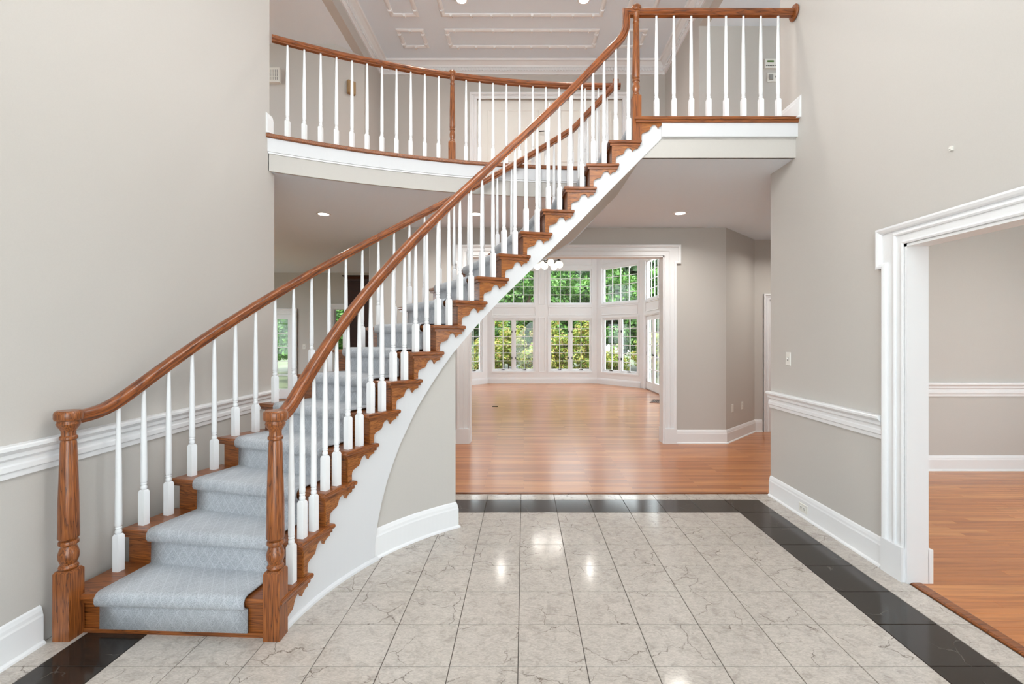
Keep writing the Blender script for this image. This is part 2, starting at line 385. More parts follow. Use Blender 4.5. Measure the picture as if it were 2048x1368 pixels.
# ================================================================ STRUCTURE: walls
wall('wall_left', 'tall greige left foyer wall beside the staircase', (XL, -1.2), (XL, YE), 0, CZ, .12)
wall('wall_left_upper', 'upper part of the greige left foyer wall above the stairs', (XL, -1.2), (XL, 4.26), CZ, TZ, .12)
RD0, RD1, RDH = YE-2.80, YE-.9, 2.02
wall('wall_right', 'greige right foyer wall with the cased opening', (XR, YE), (XR, -1.2), 0, CZ, .115, holes=[(RD0, RD1, -.01, RDH)])
wall('wall_right_upper', 'upper part of the greige right foyer wall', (XR, 4.18), (XR, -1.2), CZ, TZ, .115)
wall('wall_front', 'entrance wall behind the camera with glazed openings added for daylight', (XR, -1.2), (XL, -1.2), 0, TZ, .15,
     holes=[(XR-1.45, XR+1.45, 0, 2.5), (XR-1.8, XR+1.8, 3.1, 5.4)])
# slanted returns behind the ends of the foyer walls
wall('wall_return_right', 'slanted return wall beyond the right foyer wall end', (3.2, 5.3), (XR, YE), 0, CZ, .1)
wall('wall_return_left', 'slanted return wall beyond the left foyer wall end', (XL, YE), (-3.2, 5.25), 0, CZ, .1)
wall('wall_left_room_front', 'near wall of the left room', (-3.2, 5.25), (-7, 5.25), 0, CZ, .1)
wall('wall_corridor', 'near wall of the right corridor', (5.2, 5.3), (3.2, 5.3), 0, CZ, .08)
# hall back wall with the big opening, slanted sides
OX0, OX1, OH = -.754, 1.932, 2.58
wall('wall_back', 'greige hall back wall with wide cased opening to the bay room', (-1.605, 6.46), (2.786, 6.46), 0, CZ, .15,
     holes=[(OX0+1.605, OX1+1.605, -.01, OH)])
wall('wall_back_slant_left', 'slanted greige wall left of the wide opening', (-2.40, 7.27), (-1.605, 6.46), 0, CZ, .1)
wall('wall_back_slant_right', 'slanted greige wall with two outlets right of the wide opening', (2.786, 6.46), (3.575, 7.266), 0, CZ, .1)
wall('wall_corridor_back', 'short wall with door casing at the end of the corridor', (3.575, 7.266), (5.2, 7.266), 0, CZ, .1,
     holes=[(.225, 1.05, 0, 2.04)])
wall('wall_corridor_end', 'end wall of the right corridor', (5.2, 7.37), (5.2, 5.3), 0, CZ, .1)
wall('wall_partition', 'partition between left room and bay room', (-2.40, 11.0), (-2.40, 7.27), 0, CZ, .1)
wall('wall_left_room_back', 'far wall of the left room with glass door and doorway', (-7, 11.0), (-2.40, 11.0), 0, CZ, .12,
     holes=[(.75, 1.60, 0, 2.04), (2.53, 3.35, 0, 2.13)])
wall('wall_left_room_side', 'side wall of the left room with a wide window', (-7, 5.25), (-7, 11.0), 0, CZ, .12, holes=[(.75, 4.75, .4, 2.6)])
wall('wall_breakfast_back', 'far wall seen through the doorway', (-6.64, 13.6), (-2.4, 13.6), 0, CZ, .12, holes=[(.54, 2.24, .85, 2.35)])
wall('wall_breakfast_side', 'side wall of the room beyond the doorway', (-5.40, 11.12), (-6.64, 13.6), 0, CZ, .12)
# right room
wall('wall_right_room_back', 'greige back wall of the right room with white chair rail', (3.15, 5.143), (6.5, 5.143), 0, CZ+.02, .1)
wall('wall_right_room_side', 'side wall of the right room with a window added for daylight', (6.5, 5.143), (6.5, -1.2), 0, CZ+.02, .12, holes=[(1.15, 4.75, .45, 2.6)])
wall('wall_right_room_front', 'front wall of the right room', (6.5, -1.2), (2.41, -1.2), 0, CZ+.02, .12)
# bay room
BAY = [(3.42, 7.25), (3.42, 13.40), (2.30, 14.77), (-1.146, 14.77), (-2.266, 13.40), (-2.266, 7.25)]
def bayseg(i):  # i=0 left wall,1 left facet,2 centre,3 right facet,4 right wall   (travel left -> right)
    a = BAY[5-i]; b = BAY[4-i]; return a, b
GZ = 4.7
def seglen(i):
    a, b = bayseg(i); return math.hypot(b[0]-a[0], b[1]-a[1])
CW = 3.446
UW = [(.158, .158+1.342), (CW-.158-1.342, CW-.158)]      # openings on the centre facet (u ranges)
LWZ, UWZ = (.385, 2.05), (2.50, 3.60)
FL = seglen(1)
wall('wall_bay_left', 'white left wall of the bay room', *bayseg(0), 0, GZ, .12, [(-.01, .5, CZ, GZ+.01)], mat=WHITE)
wall('wall_bay_left_facet', 'white left facet of the bay with tall windows', *bayseg(1), 0, GZ, .12, [(.2, FL-.22, *LWZ), (.2, FL-.22, *UWZ)], WHITE)
wall('wall_bay_center', 'white centre facet of the bay with two tall windows', *bayseg(2), 0, GZ, .12, [(*u, *LWZ) for u in UW]+[(*u, *UWZ) for u in UW], WHITE)
wall('wall_bay_right_facet', 'white right facet of the bay with tall windows', *bayseg(3), 0, GZ, .12, [(.22, FL-.2, *LWZ), (.22, FL-.2, *UWZ)], WHITE)
wall('wall_bay_right', 'white right wall of the bay room with glazed double doors', *bayseg(4), 0, GZ, .12, [(.18, 1.62, 0.0, 2.08), (.25, 1.55, *UWZ), (2.75, 4.05, .4, 3.6), (4.35, 5.6, .4, 3.6), (5.65, 6.2, CZ, GZ+.01)], WHITE)

# upper level walls
wall('wall_upper_back', 'grey upper hall back wall with white double doors', (XL, YB), (XR, YB), FZ-.2, TZ, .12, [(1.56, 3.90, FZ, 5.30)])
wall('wall_upper_left_stub', 'short upper wall left of the double doors', (XL, 6.80), (XL, YB), FZ-.2, TZ, .12)
wall('wall_upper_left_slant', 'slanted upper hall wall with the tan chime box', (-2.62, 6.49), (XL-.0, 6.80), FZ-.2, HZ, .1)
wall('wall_upper_left_hall', 'upper left hall wall with the white grille box', (-4.6, 6.49), (-2.62, 6.49), FZ-.2, HZ, .1)
wall('wall_upper_left_end', 'end wall of the upper left hall', (-4.6, 4.2), (-4.6, 6.49), FZ-.2, HZ, .1, [(.35, 1.95, 3.95, 5.4)])
wall('wall_upper_left_near', 'near wall of the upper left hall', (XL-.12, 4.14), (-4.6, 4.14), FZ-.2, HZ, .1)
wall('wall_upper_right_stub', 'upper wall right of the double doors', (XR, YB), (XR, 6.12), FZ-.2, TZ, .1)
wall('wall_upper_right_hall', 'upper right hall wall with the keypad', (XR+.1, 6.12), (4.6, 6.12), FZ-.2, HZ, .1)
wall('wall_upper_right_end', 'end wall of the upper right hall', (4.6, 6.2), (4.6, 4.0), FZ-.2, HZ, .1, [(.3, 1.9, 3.95, 5.4)])
wall('wall_upper_right_near', 'near wall of the upper right hall', (4.6, 4.08), (XR+.115, 4.08), FZ-.2, HZ, .1)
for nm, x0, x1, y0, y1, lab in (('wall_bulkhead_left', XL-.12, XL, 4.26, 6.80, 'dropped header along the left of the foyer ceiling'),
                                ('wall_bulkhead_right', XR, XR+.115, 4.18, 6.12, 'dropped header along the right of the foyer ceiling')):
    S(B().box((x0, y0, HZ), (x1, y1, TZ)).build(nm, WALL), lab, 'wall')

# ceilings
S(B().box((XL-.2, -1.35, TZ), (XR+.2, YB+.12, TZ+.15)).build('ceiling', CEIL), 'high grey foyer ceiling with white panel mouldings', 'ceiling')
S(B().box((-4.7, 4.14, HZ), (XL-.12, 6.9, HZ+.1)).build('ceiling_upper_left', CEIL), 'lower ceiling of the upper left hall', 'ceiling')
S(B().box((XR+.115, 4.0, HZ), (4.7, 6.3, HZ+.1)).build('ceiling_upper_right', CEIL), 'lower ceiling of the upper right hall', 'ceiling')
BR, BAX, BAY0 = 6.6, .9, 5.05
def barc(x, off=0):   # balcony edge line; off > 0 moves away from the stairwell
    r = BR+off
    return (x, BAY0-BR+math.sqrt(r*r-(x-BAX)**2))
arcx = [XL + (.97-XL)*i/30 for i in range(31)]
def slab_poly(off, ylan):
    return [barc(x, off) for x in arcx] + [(.99, ylan), (XR, ylan), (XR, 4.20), (5.3, 4.20), (5.3, 7.70), (-7.1, 7.70), (-7.1, 4.24), (XL, 4.24)]
S(B().prism(slab_poly(.055, 3.955), CZ, 3.25).build('ceiling_hall', CEIL), 'pale grey hall ceiling below the balcony', 'ceiling')
S(B().prism([(-7.1, 7.70), (-2.27, 7.70), (-2.27, 13.7), (-6.7, 13.7), (-5.42, 11.12), (-7.1, 11.12)], CZ, CZ+.2).build('ceiling_left_room', CEIL), 'ceiling of the left rooms', 'ceiling')
S(B().box((2.41, -1.3, CZ+.02), (6.6, 5.2, CZ+.2)).build('ceiling_right_room', CEIL), 'ceiling of the right room', 'ceiling')
S(B().prism([(-2.4, 7.70), (3.55, 7.70), (3.55, 13.45), (2.36, 14.9), (-1.2, 14.9), (-2.4, 13.45)], GZ, GZ+.15).build('ceiling_bay_room', CEIL), 'high ceiling of the bay room', 'ceiling')
S(B().box((-2.27, 7.70, CZ), (3.42, 7.82, GZ)).build('wall_bay_header', WHITE), 'header wall above the front of the bay room', 'wall')
S(B().prism(slab_poly(.01, 3.915), 3.252, FZ-.0005).build('floor_upper', FLOORW), 'upper hall floor', 'floor')
S(B().box((-5.1, -3.4, 5.95+.12), (5.1, 7.75, 6.25)).build('roof', CEIL), 'roof over the house with front overhang added to block the sun', 'roof')  # unseen front overhang, lengthened to keep the sun out of the foyer

# fascias of balcony and landing
def band_sweep(name, z0, z1, off_face, th, mat, ylan, label, xl1=XR):
    pts = [(*barc(x, off_face), 0) for x in arcx]
    b = B(); b.sweep(pts, [(0, z0), (th, z0), (th, z1), (0, z1)], (0, 0, 1))
    o = b.build(name, mat); return S(o, label, 'trim')
band_sweep('trim_balcony_band', CZ, 3.14, .03, .03, WALL, 0, 'curved greige band under the balcony edge')
band_sweep('trim_balcony_fascia', 3.14, 3.26, .008, .05, WHITE2, 0, 'curved white fascia of the balcony')
band_sweep('trim_balcony_bead', 3.125, 3.142, .018, .04, WHITE, 0, 'thin white bead below the balcony fascia')
S(B().box((.99, 3.94, CZ), (XR, 3.97, 3.14)).build('trim_landing_band', WALL), 'greige band under the landing', 'trim')
S(B().box((1.15, 3.908, 3.135), (XR, 3.96, 3.26)).build('trim_landing_fascia', WHITE2), 'white fascia of the upper landing', 'trim')

# ================================================================ FLOORS
fl = S(B().box((XL-.05, -1.3, -.12), (XR+.06, 4.40, -.004)).build('floor', GROUT), 'foyer floor of cream marble tiles with a black tile border', 'floor')
T = .305; GX, GY = -.0256, 2.0857
tile_mesh = {}
def tile(x0, x1, y0, y1, black):
    g = .0018
    k = (round(x1-x0, 4), round(y1-y0, 4), black)
    if k not in tile_mesh:
        sx, sy = (x1-x0)/2-g, (y1-y0)/2-g; bv = .0012
        b = B(); b.add([(-sx,-sy,-.02),(sx,-sy,-.02),(sx,sy,-.02),(-sx,sy,-.02),(-sx,-sy,-bv),(sx,-sy,-bv),(sx,sy,-bv),(-sx,sy,-bv),
                        (-sx+bv,-sy+bv,0),(sx-bv,-sy+bv,0),(sx-bv,sy-bv,0),(-sx+bv,sy-bv,0)],
                       [(0,1,5,4),(1,2,6,5),(2,3,7,6),(3,0,4,7),(4,5,9,8),(5,6,10,9),(6,7,11,10),(7,4,8,11),(8,9,10,11)])
        me = bpy.data.meshes.new('tile'); me.from_pydata(b.v, [], b.f); me.materials.append(BLACKT if black else MARBLE); tile_mesh[k] = me
    o = bpy.data.objects.new('border_tile' if black else 'tile', tile_mesh[k]); C.objects.link(o)
    o.location = ((x0+x1)/2, (y0+y1)/2, 0); o.parent = fl
xs = [XL, GX-7*T]+[GX+k*T for k in range(-6, 7)]+[GX+7*T, XR]
ys = [GY+k*T for k in range(-3, 8)]+[4.398]
for i in range(len(xs)-1):
    for j in range(len(ys)-1):
        cxm, cym = (xs[i]+xs[i+1])/2, (ys[j]+ys[j+1])/2
        rr = math.hypot(cxm-.52, cym-2.21); an = math.degrees(math.atan2(cym-2.21, .52-cxm))
        if 2.0 < rr < 2.6 and 12 < an < 46: continue
        black = (i in (1, len(xs)-3) and ys[j] < 4.2) or (abs(ys[j]-3.916) < .02 and 1 <= i <= len(xs)-3)
        tile(xs[i], xs[i+1], ys[j], ys[j+1], black)
# near part of the foyer floor below and behind the camera
for i in range(len(xs)-1):
    pass
S(B().box((XL, -1.2, -.003), (XR, GY-3*T-.002, -.0005)).build('floor_entry', MARBLE), 'plain part of the foyer floor at the entrance', 'floor')
S(B().prism([(XL-.12, 4.40), (XR+.05, 4.40), (XR+.05, 4.42), (3.22, 5.3), (5.2, 5.3), (5.2, 7.36), (3.5, 7.36), (3.5, 13.45), (2.34, 14.85), (-1.18, 14.85), (-2.35, 13.45), (-2.35, 13.7), (-6.66, 13.7), (-5.42, 11.12), (-7.1, 11.12), (-7.1, 5.2), (-3.2, 5.2)], -.12, 0).build('floor_hall', FLOORW),
  'glossy orange oak strip floor of hall and bay room', 'floor')
S(B().box((XL, 4.372, -.003), (XR, 4.412, .007)).build('trim_floor_edge', OAK), 'oak reducer strip where tile meets wood floor', 'trim')
# right room: boards one by one
fr_ = S(B().box((XR+.05, -1.3, -.12), (6.55, 5.2, -.012)).build('floor_right_room', GROUT), 'oak strip floor of the right room', 'floor')
rowh = .0572; y = 1.45; r = 0; plank_mesh = {}
while y < 5.14:
    x = XR+.075 if y < 4.24 else XR+.16+(y-4.24)*.953; first = True
    while x < 6.4:
        Lp = random.choice([.6, .9, 1.2, 1.5, 1.8])
        if first: Lp *= random.choice([.4, .7, 1.0]); first = False
        Lp = round(min(Lp, 6.5-x), 2)
        if Lp < .1: break
        if Lp not in plank_mesh:
            b = B(); g = .0005; s = rowh/2-g; l = Lp/2-g; bv = .0008
            b.add([(-l,-s,-.012),(l,-s,-.012),(l,s,-.012),(-l,s,-.012),(-l,-s,-bv),(l,-s,-bv),(l,s,-bv),(-l,s,-bv),(-l+bv,-s+bv,0),(l-bv,-s+bv,0),(l-bv,s-bv,0),(-l+bv,s-bv,0)],
                  [(0,1,5,4),(1,2,6,5),(2,3,7,6),(3,0,4,7),(4,5,9,8),(5,6,10,9),(6,7,11,10),(7,4,8,11),(8,9,10,11)])
            me = bpy.data.meshes.new('plank'); me.from_pydata(b.v, [], b.f); me.materials.append(PLANK); plank_mesh[Lp] = me
        o = bpy.data.objects.new('plank', plank_mesh[Lp]); C.objects.link(o); o.location = (x+Lp/2, y+rowh/2, 0); o.parent = fr_
        x += Lp
    y += rowh; r += 1
S(B().box((XR+.07, -1.2, -.012), (6.5, 1.45, 0)).build('floor_right_room_near', FLOORW), 'near part of the oak floor in the right room', 'floor')
th = B(); th.sweep([(XR+.045, .9, 0), (XR+.045, 2.80, 0)], [(-.032, -.004), (-.032, .003), (-.022, .007), (.022, .007), (.035, .003), (.035, -.004)], (0, 0, 1))
S(th.build('trim_threshold', OAK), 'oak threshold of the right opening', 'trim')

# ================================================================ TRIM
BASEP = [(0, 0), (-.017, 0), (-.017, .135), (-.014, .145), (-.012, .16), (-.006, .178), (0, .185)]   # lateral - is right of travel (room side)
SHOE = [(-.017, 0), (-.03, 0), (-.028, .01), (-.017, .018)]
def baseboard(name, label, pts, z=0, shoe=True, h=1):
    b = B(); P = [(x, y_, z) for x, y_ in pts]
    b.sweep(P, [(a, c*h) for a, c in BASEP], (0, 0, 1))
    if shoe: b.sweep(P, SHOE, (0, 0, 1))
    return S(b.build(name, WHITE), label, 'baseboard')
baseboard('baseboard_left', 'white baseboard on the left foyer wall', [(XL, -1.2), (XL, 2.24)])
baseboard('baseboard_right', 'white baseboard on the right foyer wall', [(XR, YE), (XR, 2.975)])
baseboard('baseboard_back_left', 'white baseboard left of the wide opening', [(-2.40, 7.27), (-1.605, 6.46), (OX0-.17, 6.46)])
baseboard('baseboard_back_right', 'white baseboard right of the wide opening along the slanted wall', [(OX1+.17, 6.46), (2.786, 6.46), (3.575, 7.266), (3.69, 7.266)])
baseboard('baseboard_right_room', 'white baseboard across the back of the right room', [(3.16, 5.143), (6.5, 5.143)], h=.9)
baseboard('baseboard_left_room', 'white baseboard on the far left room wall', [(-5.30, 11.0), (-4.58, 11.0)])
baseboard('baseboard_bay', 'white baseboard around the bay', [(BAY[5][0], 7.25), BAY[4], BAY[3], BAY[2], (BAY[1][0]-.06, BAY[1][1]+.075)], shoe=False)
baseboard('baseboard_bay_right', 'white baseboard of the right bay room wall', [(3.42, 13.40-1.72), (3.42, 7.25)], shoe=False)
baseboard('baseboard_upper_back', 'white baseboard in the upper hall beside the double doors', [(XL, 6.80), (XL, YB), (-.85, YB)], z=FZ)
baseboard('baseboard_upper_right', 'white baseboard end above the landing', [(XR, 4.18), (XR, 3.86)], z=FZ-.02)
baseboard('baseboard_upper_left', 'white baseboard end above the balcony', [(XL, 4.05+.15), (XL, 4.30)], z=FZ)
CHAIRP = [(0, -.15), (-.012, -.15), (-.014, -.125), (-.022, -.118), (-.022, -.095), (-.016, -.088), (-.016, -.07), (-.03, -.058), (-.03, -.04), (-.044, -.024), (-.05, -.02), (-.05, -.006), (-.044, 0), (0, 0)]
def chair(name, label, pts, z):
    return S(B().sweep([(x, y_, z) for x, y_ in pts], CHAIRP, (0, 0, 1)).build(name, WHITE), label, 'chair rail')
chair('trim_chair_rail_left', 'white moulded chair rail on the left wall behind the balusters', [(XL, -1.2), (XL, YE)], .98)
chair('trim_chair_rail_right', 'white moulded chair rail on the right wall', [(XR, YE), (XR, 2.965)], .965)
chair('trim_chair_rail_right_room', 'white chair rail across the right room wall', [(3.16, 5.143), (6.5, 5.143)], .965)
chair('trim_chair_rail_bay', 'white chair rail on the right bay room wall', [(3.42, 13.4-1.8), (3.42, 10.95)], .965)

def casing(name, label, p0, d, n, u0, u1, h, wdt=.155, head=.125, ear=(.05, .25), plinth=True, jamb=None, parent=None):
    """p0 origin on the wall face, d along, n out of the wall towards the viewer; opening u0..u1, height h"""
    p0 = Vector(p0); d = Vector(d); n = Vector(n); Z = Vector((0, 0, 1))
    W = lambda u, z, t: p0+d*u+Z*z+n*t
    b = B()
    def bx(ua, ub, za, zb, t0, t1):
        b.add([W(ua,za,t0), W(ub,za,t0), W(ub,za,t1), W(ua,za,t1), W(ua,zb,t0), W(ub,zb,t0), W(ub,zb,t1), W(ua,zb,t1)],
              [(0,3,2,1),(4,5,6,7),(0,1,5,4),(1,2,6,5),(2,3,7,6),(3,0,4,7)])
    e, eh = ear
    bx(u0-wdt, u0, 0, h, 0, .014); bx(u1, u1+wdt, 0, h, 0, .014); bx(u0-wdt, u1+wdt, h, h+head, 0, .014)
    if e: bx(u0-wdt-e, u0-wdt, h+head-eh, h+head, 0, .014); bx(u1+wdt, u1+wdt+e, h+head-eh, h+head, 0, .014)
    zb = .2 if plinth else 0
    out = [(u0-wdt, zb)]
    if e: out += [(u0-wdt, h+head-eh), (u0-wdt-e, h+head-eh), (u0-wdt-e, h+head), (u1+wdt+e, h+head), (u1+wdt+e, h+head-eh), (u1+wdt, h+head-eh)]
    else: out += [(u0-wdt, h+head), (u1+wdt, h+head)]
    out += [(u1+wdt, zb)]
    nn = d.cross(Z); sgn = 1 if nn.dot(n) > 0 else -1      # the sweep runs in the d,Z plane
    # lateral + = n x dir ; travelling up with n toward viewer -> lateral points to the left; interior of the frame is on the right
    lat = -1 if sgn > 0 else 1
    bb = [(0, 0), (0, .034), (lat*.012, .036), (lat*.026, .030), (lat*.034, .022), (lat*.034, 0)]
    b.sweep([W(u, z, 0) for u, z in out], bb, n)
    inn = [(u0, zb), (u0, h), (u1, h), (u1, zb)]
    li = -lat
    k = wdt/.155
    b.sweep([W(u, z, 0) for u, z in inn], [(li*.004*0, 0), (0, .020), (li*.010, .024), (li*.02, .018), (li*.022, 0)], n)
    b.sweep([W(u, z, 0) for u, z in inn], [(li*.058*k, .0), (li*.058*k, .021), (li*.066*k, .026), (li*.078*k, .022), (li*.078*k, 0)], n)
    if plinth:
        for ua, ub in ((u0-wdt-.004, u0+.002), (u1-.002, u1+wdt+.004)): bx(ua, ub, 0, .205, 0, .036)
    if jamb:
        t = .018
        bx(u0-.001, u0+t, 0, h, -jamb-.002, .012); bx(u1-t, u1+.001, 0, h, -jamb-.002, .012); bx(u0, u1, h-t, h+.001, -jamb-.002, .012)
        if plinth:   # plinths on the far face
            for ua, ub in ((u0-wdt, u0+t), (u1-t, u1+wdt)): bx(ua, ub, 0, .2, -jamb-.03, -jamb)
    o = b.build(name, WHITE, parent)
    if parent is None: S(o, label, 'door casing')
    return o
casing('trim_opening_right', 'white casing with eared head around the right room opening', (XR, YE, 0), (0, -1, 0), (-1, 0, 0), RD0, RD1, RDH, jamb=.115)
casing('trim_opening_back', 'white casing with eared head around the wide bay room opening', (0, 6.46, 0), (1, 0, 0), (0, -1, 0), OX0, OX1, OH, wdt=.165, head=.15, ear=(.06, .26), jamb=.15)
casing('trim_door_corridor', 'white door casing at the end of the right corridor', (3.575, 7.266, 0), (1, 0, 0), (0, -1, 0), .225, 1.05, 2.04, wdt=.09, head=.09, ear=(0, 0), plinth=False, jamb=.1)
casing('trim_doorway_left_room', 'white doorway casing in the far left room', (-7, 11.0, 0), (1, 0, 0), (0, -1, 0), 2.53, 3.35, 2.13, wdt=.11, head=.11, ear=(0, 0), plinth=False, jamb=.12)
casing('trim_glass_door_left_room', 'white casing of the glazed door in the far left room', (-7, 11.0, 0), (1, 0, 0), (0, -1, 0), .75, 1.60, 2.04, wdt=.09, head=.09, ear=(0, 0), plinth=False, jamb=.12)
casing('trim_double_door_upper', 'white casing of the upper double doors', (XL, YB, FZ), (1, 0, 0), (0, -1, 0), 1.56, 3.90, 5.30-FZ, wdt=.12, head=.1, ear=(0, 0), plinth=False)

# crown moulding with dentils
CROWN = [(0, -.2), (-.02, -.2), (-.022, -.165), (-.035, -.155), (-.035, -.105), (-.05, -.095), (-.06, -.07), (-.1, -.035), (-.125, -.03), (-.13, 0), (0, 0)]
def crown(name, label, pts):
    b = B().sweep([(x, y_, TZ) for x, y_ in pts], CROWN, (0, 0, 1))
    return S(b.build(name, WHITE), label, 'crown moulding')
cr = crown('trim_crown', 'white dentil crown moulding around the foyer ceiling', [(XL, -1.2), (XL, YB), (XR, YB), (XR, -1.2)])
db = B()
n_ = int((YB-2.5)/.045)
for k in range(n_):
    yy = 2.5+k*.045
    db.box((XL+.03, yy, TZ-.15), (XL+.052, yy+.026, TZ-.108)); db.box((XR-.052, yy, TZ-.15), (XR-.03, yy+.026, TZ-.108))
for k in range(int((XR-XL-.1)/.045)):
    xx = XL+.06+k*.045
    db.box((xx, YB-.052, TZ-.15), (xx+.026, YB-.03, TZ-.108))
tag(db.build('dentil', WHITE, cr), kind='stuff')
# ceiling panel frames with ribbon knots
def ceil_frame(i, label, x0, x1, y0, y1):
    pr = [(0, 0), (0, -.012), (.012, -.02), (.03, -.026), (.048, -.02), (.06, -.012), (.06, 0)]
    o = S(B().sweep([(x0, y0, TZ), (x1, y0, TZ), (x1, y1, TZ), (x0, y1, TZ)], pr, (0, 0, 1), closed=True).build('trim_%d' % i, WHITE), label, 'ceiling moulding')
    def knots(pa, pb):
        L_ = math.hypot(pb[0]-pa[0], pb[1]-pa[1]); m = max(1, round(L_/.28))
        for k in range(m):
            t = (k+.5)/m; x = pa[0]+(pb[0]-pa[0])*t; yy = pa[1]+(pb[1]-pa[1])*t
            hx, hy = (.022, .036) if abs(pb[0]-pa[0]) > abs(pb[1]-pa[1]) else (.036, .022)
            b = B(); V = []
            for (sx, sy) in ((-1,-1),(1,-1),(1,1),(-1,1)): V.append((x+sx*hx, yy+sy*hy, TZ-.006))
            for (sx, sy) in ((-1,-1),(1,-1),(1,1),(-1,1)): V.append((x+sx*hx*.55, yy+sy*hy*.6, TZ-.036))
            b.add(V, [(4,5,6,7),(0,1,5,4),(1,2,6,5),(2,3,7,6),(3,0,4,7)]); b.build('ribbon_knot', WHITE, o)
    m_ = .03
    knots((x0, y0+m_), (x1, y0+m_)); knots((x0, y1-m_), (x1, y1-m_)); knots((x0+m_, y0), (x0+m_, y1)); knots((x1-m_, y0), (x1-m_, y1))
ceil_frame(1, 'long narrow moulded frame on the ceiling nearest the back crown', -1.14, 1.09, 6.73, 7.17)
ceil_frame(2, 'small square moulded frame in the left back ceiling corner', -1.84, -1.44, 6.73, 7.17)
ceil_frame(3, 'small square moulded frame in the right back ceiling corner', 1.39, 1.79, 6.73, 7.17)
ceil_frame(4, 'large moulded frame in the middle of the ceiling holding two lights', -1.14, 1.09, 4.0, 6.47)
ceil_frame(5, 'tall moulded frame on the left side of the ceiling', -1.84, -1.44, 4.0, 6.47)
ceil_frame(6, 'tall moulded frame on the right side of the ceiling', 1.39, 1.79, 4.0, 6.47)

# ================================================================ STAIRCASE
SX, SY, RI, RO = .52, 2.21, 1.69, 2.80
ARC = RI*PI/2; RISE = 3.298/17; GO = .186
def P2(s, R):
    t = s/RI
    if t <= PI/2: return Vector((SX-R*math.cos(t), SY+R*math.sin(t)))
    return Vector((SX+s-ARC, SY+R))
def TAN(s):
    t = min(s/RI, PI/2); return Vector((math.sin(t), math.cos(t)))
def RAD(s):
    t = min(s/RI, PI/2); return Vector((-math.cos(t), math.sin(t)))
SL = [None]+[.08+GO*(i-1) for i in range(1, 17)]+[ARC+.43, ARC+.63]     # riser lines 1..17
def L3(i, R, d, z):
    p = P2(SL[i], R)+TAN(SL[i])*d; return Vector((p.x, p.y, z))
def znose(s): return RISE*(1+(s-.055)/GO)
stair = thing('staircase', 'curved oak staircase with white scalloped stringer and grey runner', 'staircase', (-1.7, 2.6, 0))
def frame_at(i, R=1.7, z=0):
    r = RAD(SL[i]); t = TAN(SL[i]); p = P2(SL[i], R)
    # local X radial, local Z up
    y_ = Vector((-r.y, r.x))
    return Matrix(((r.x, y_.x, 0, p.x), (r.y, y_.y, 0, p.y), (0, 0, 1, z), (0, 0, 0, 1)))
def tread_outline(i, r0, r1, dfront, dback, n=6):
    pts = []
    for k in range(n+1):
        R = r0+(r1-r0)*k/n; p = L3(i, R, dfront, 0); pts.append((p.x, p.y))
    for k in range(n+1):
        R = r1-(r1-r0)*k/n; p = L3(i+1, R, dback, 0); pts.append((p.x, p.y))
    return pts
def bevel_mesh(o, w, seg=2):
    bm = bmesh.new(); bm.from_mesh(o.data)
    bmesh.ops.remove_doubles(bm, verts=bm.verts, dist=1e-6)
    ed = [e for e in bm.edges if len(e.link_faces) == 2 and e.calc_face_angle(0) > .5 and abs((e.verts[0].co-e.verts[1].co).z) < 1e-5]
    bmesh.ops.bevel(bm, geom=ed, offset=w, segments=seg, affect='EDGES', profile=.5)
    bm.to_mesh(o.data); bm.free(); return o
BRK = [(0, 0), (.225, 0), (.225, -.036), (.200, -.040), (.183, -.052), (.177, -.064), (.171, -.050), (.162, -.037), (.149, -.031), (.136, -.032), (.122, -.040),
       (.111, -.054), (.103, -.074), (.094, -.085), (.066, -.094), (.046, -.101), (.036, -.112), (.033, -.128), (.033, -.163), (0, -.163)]
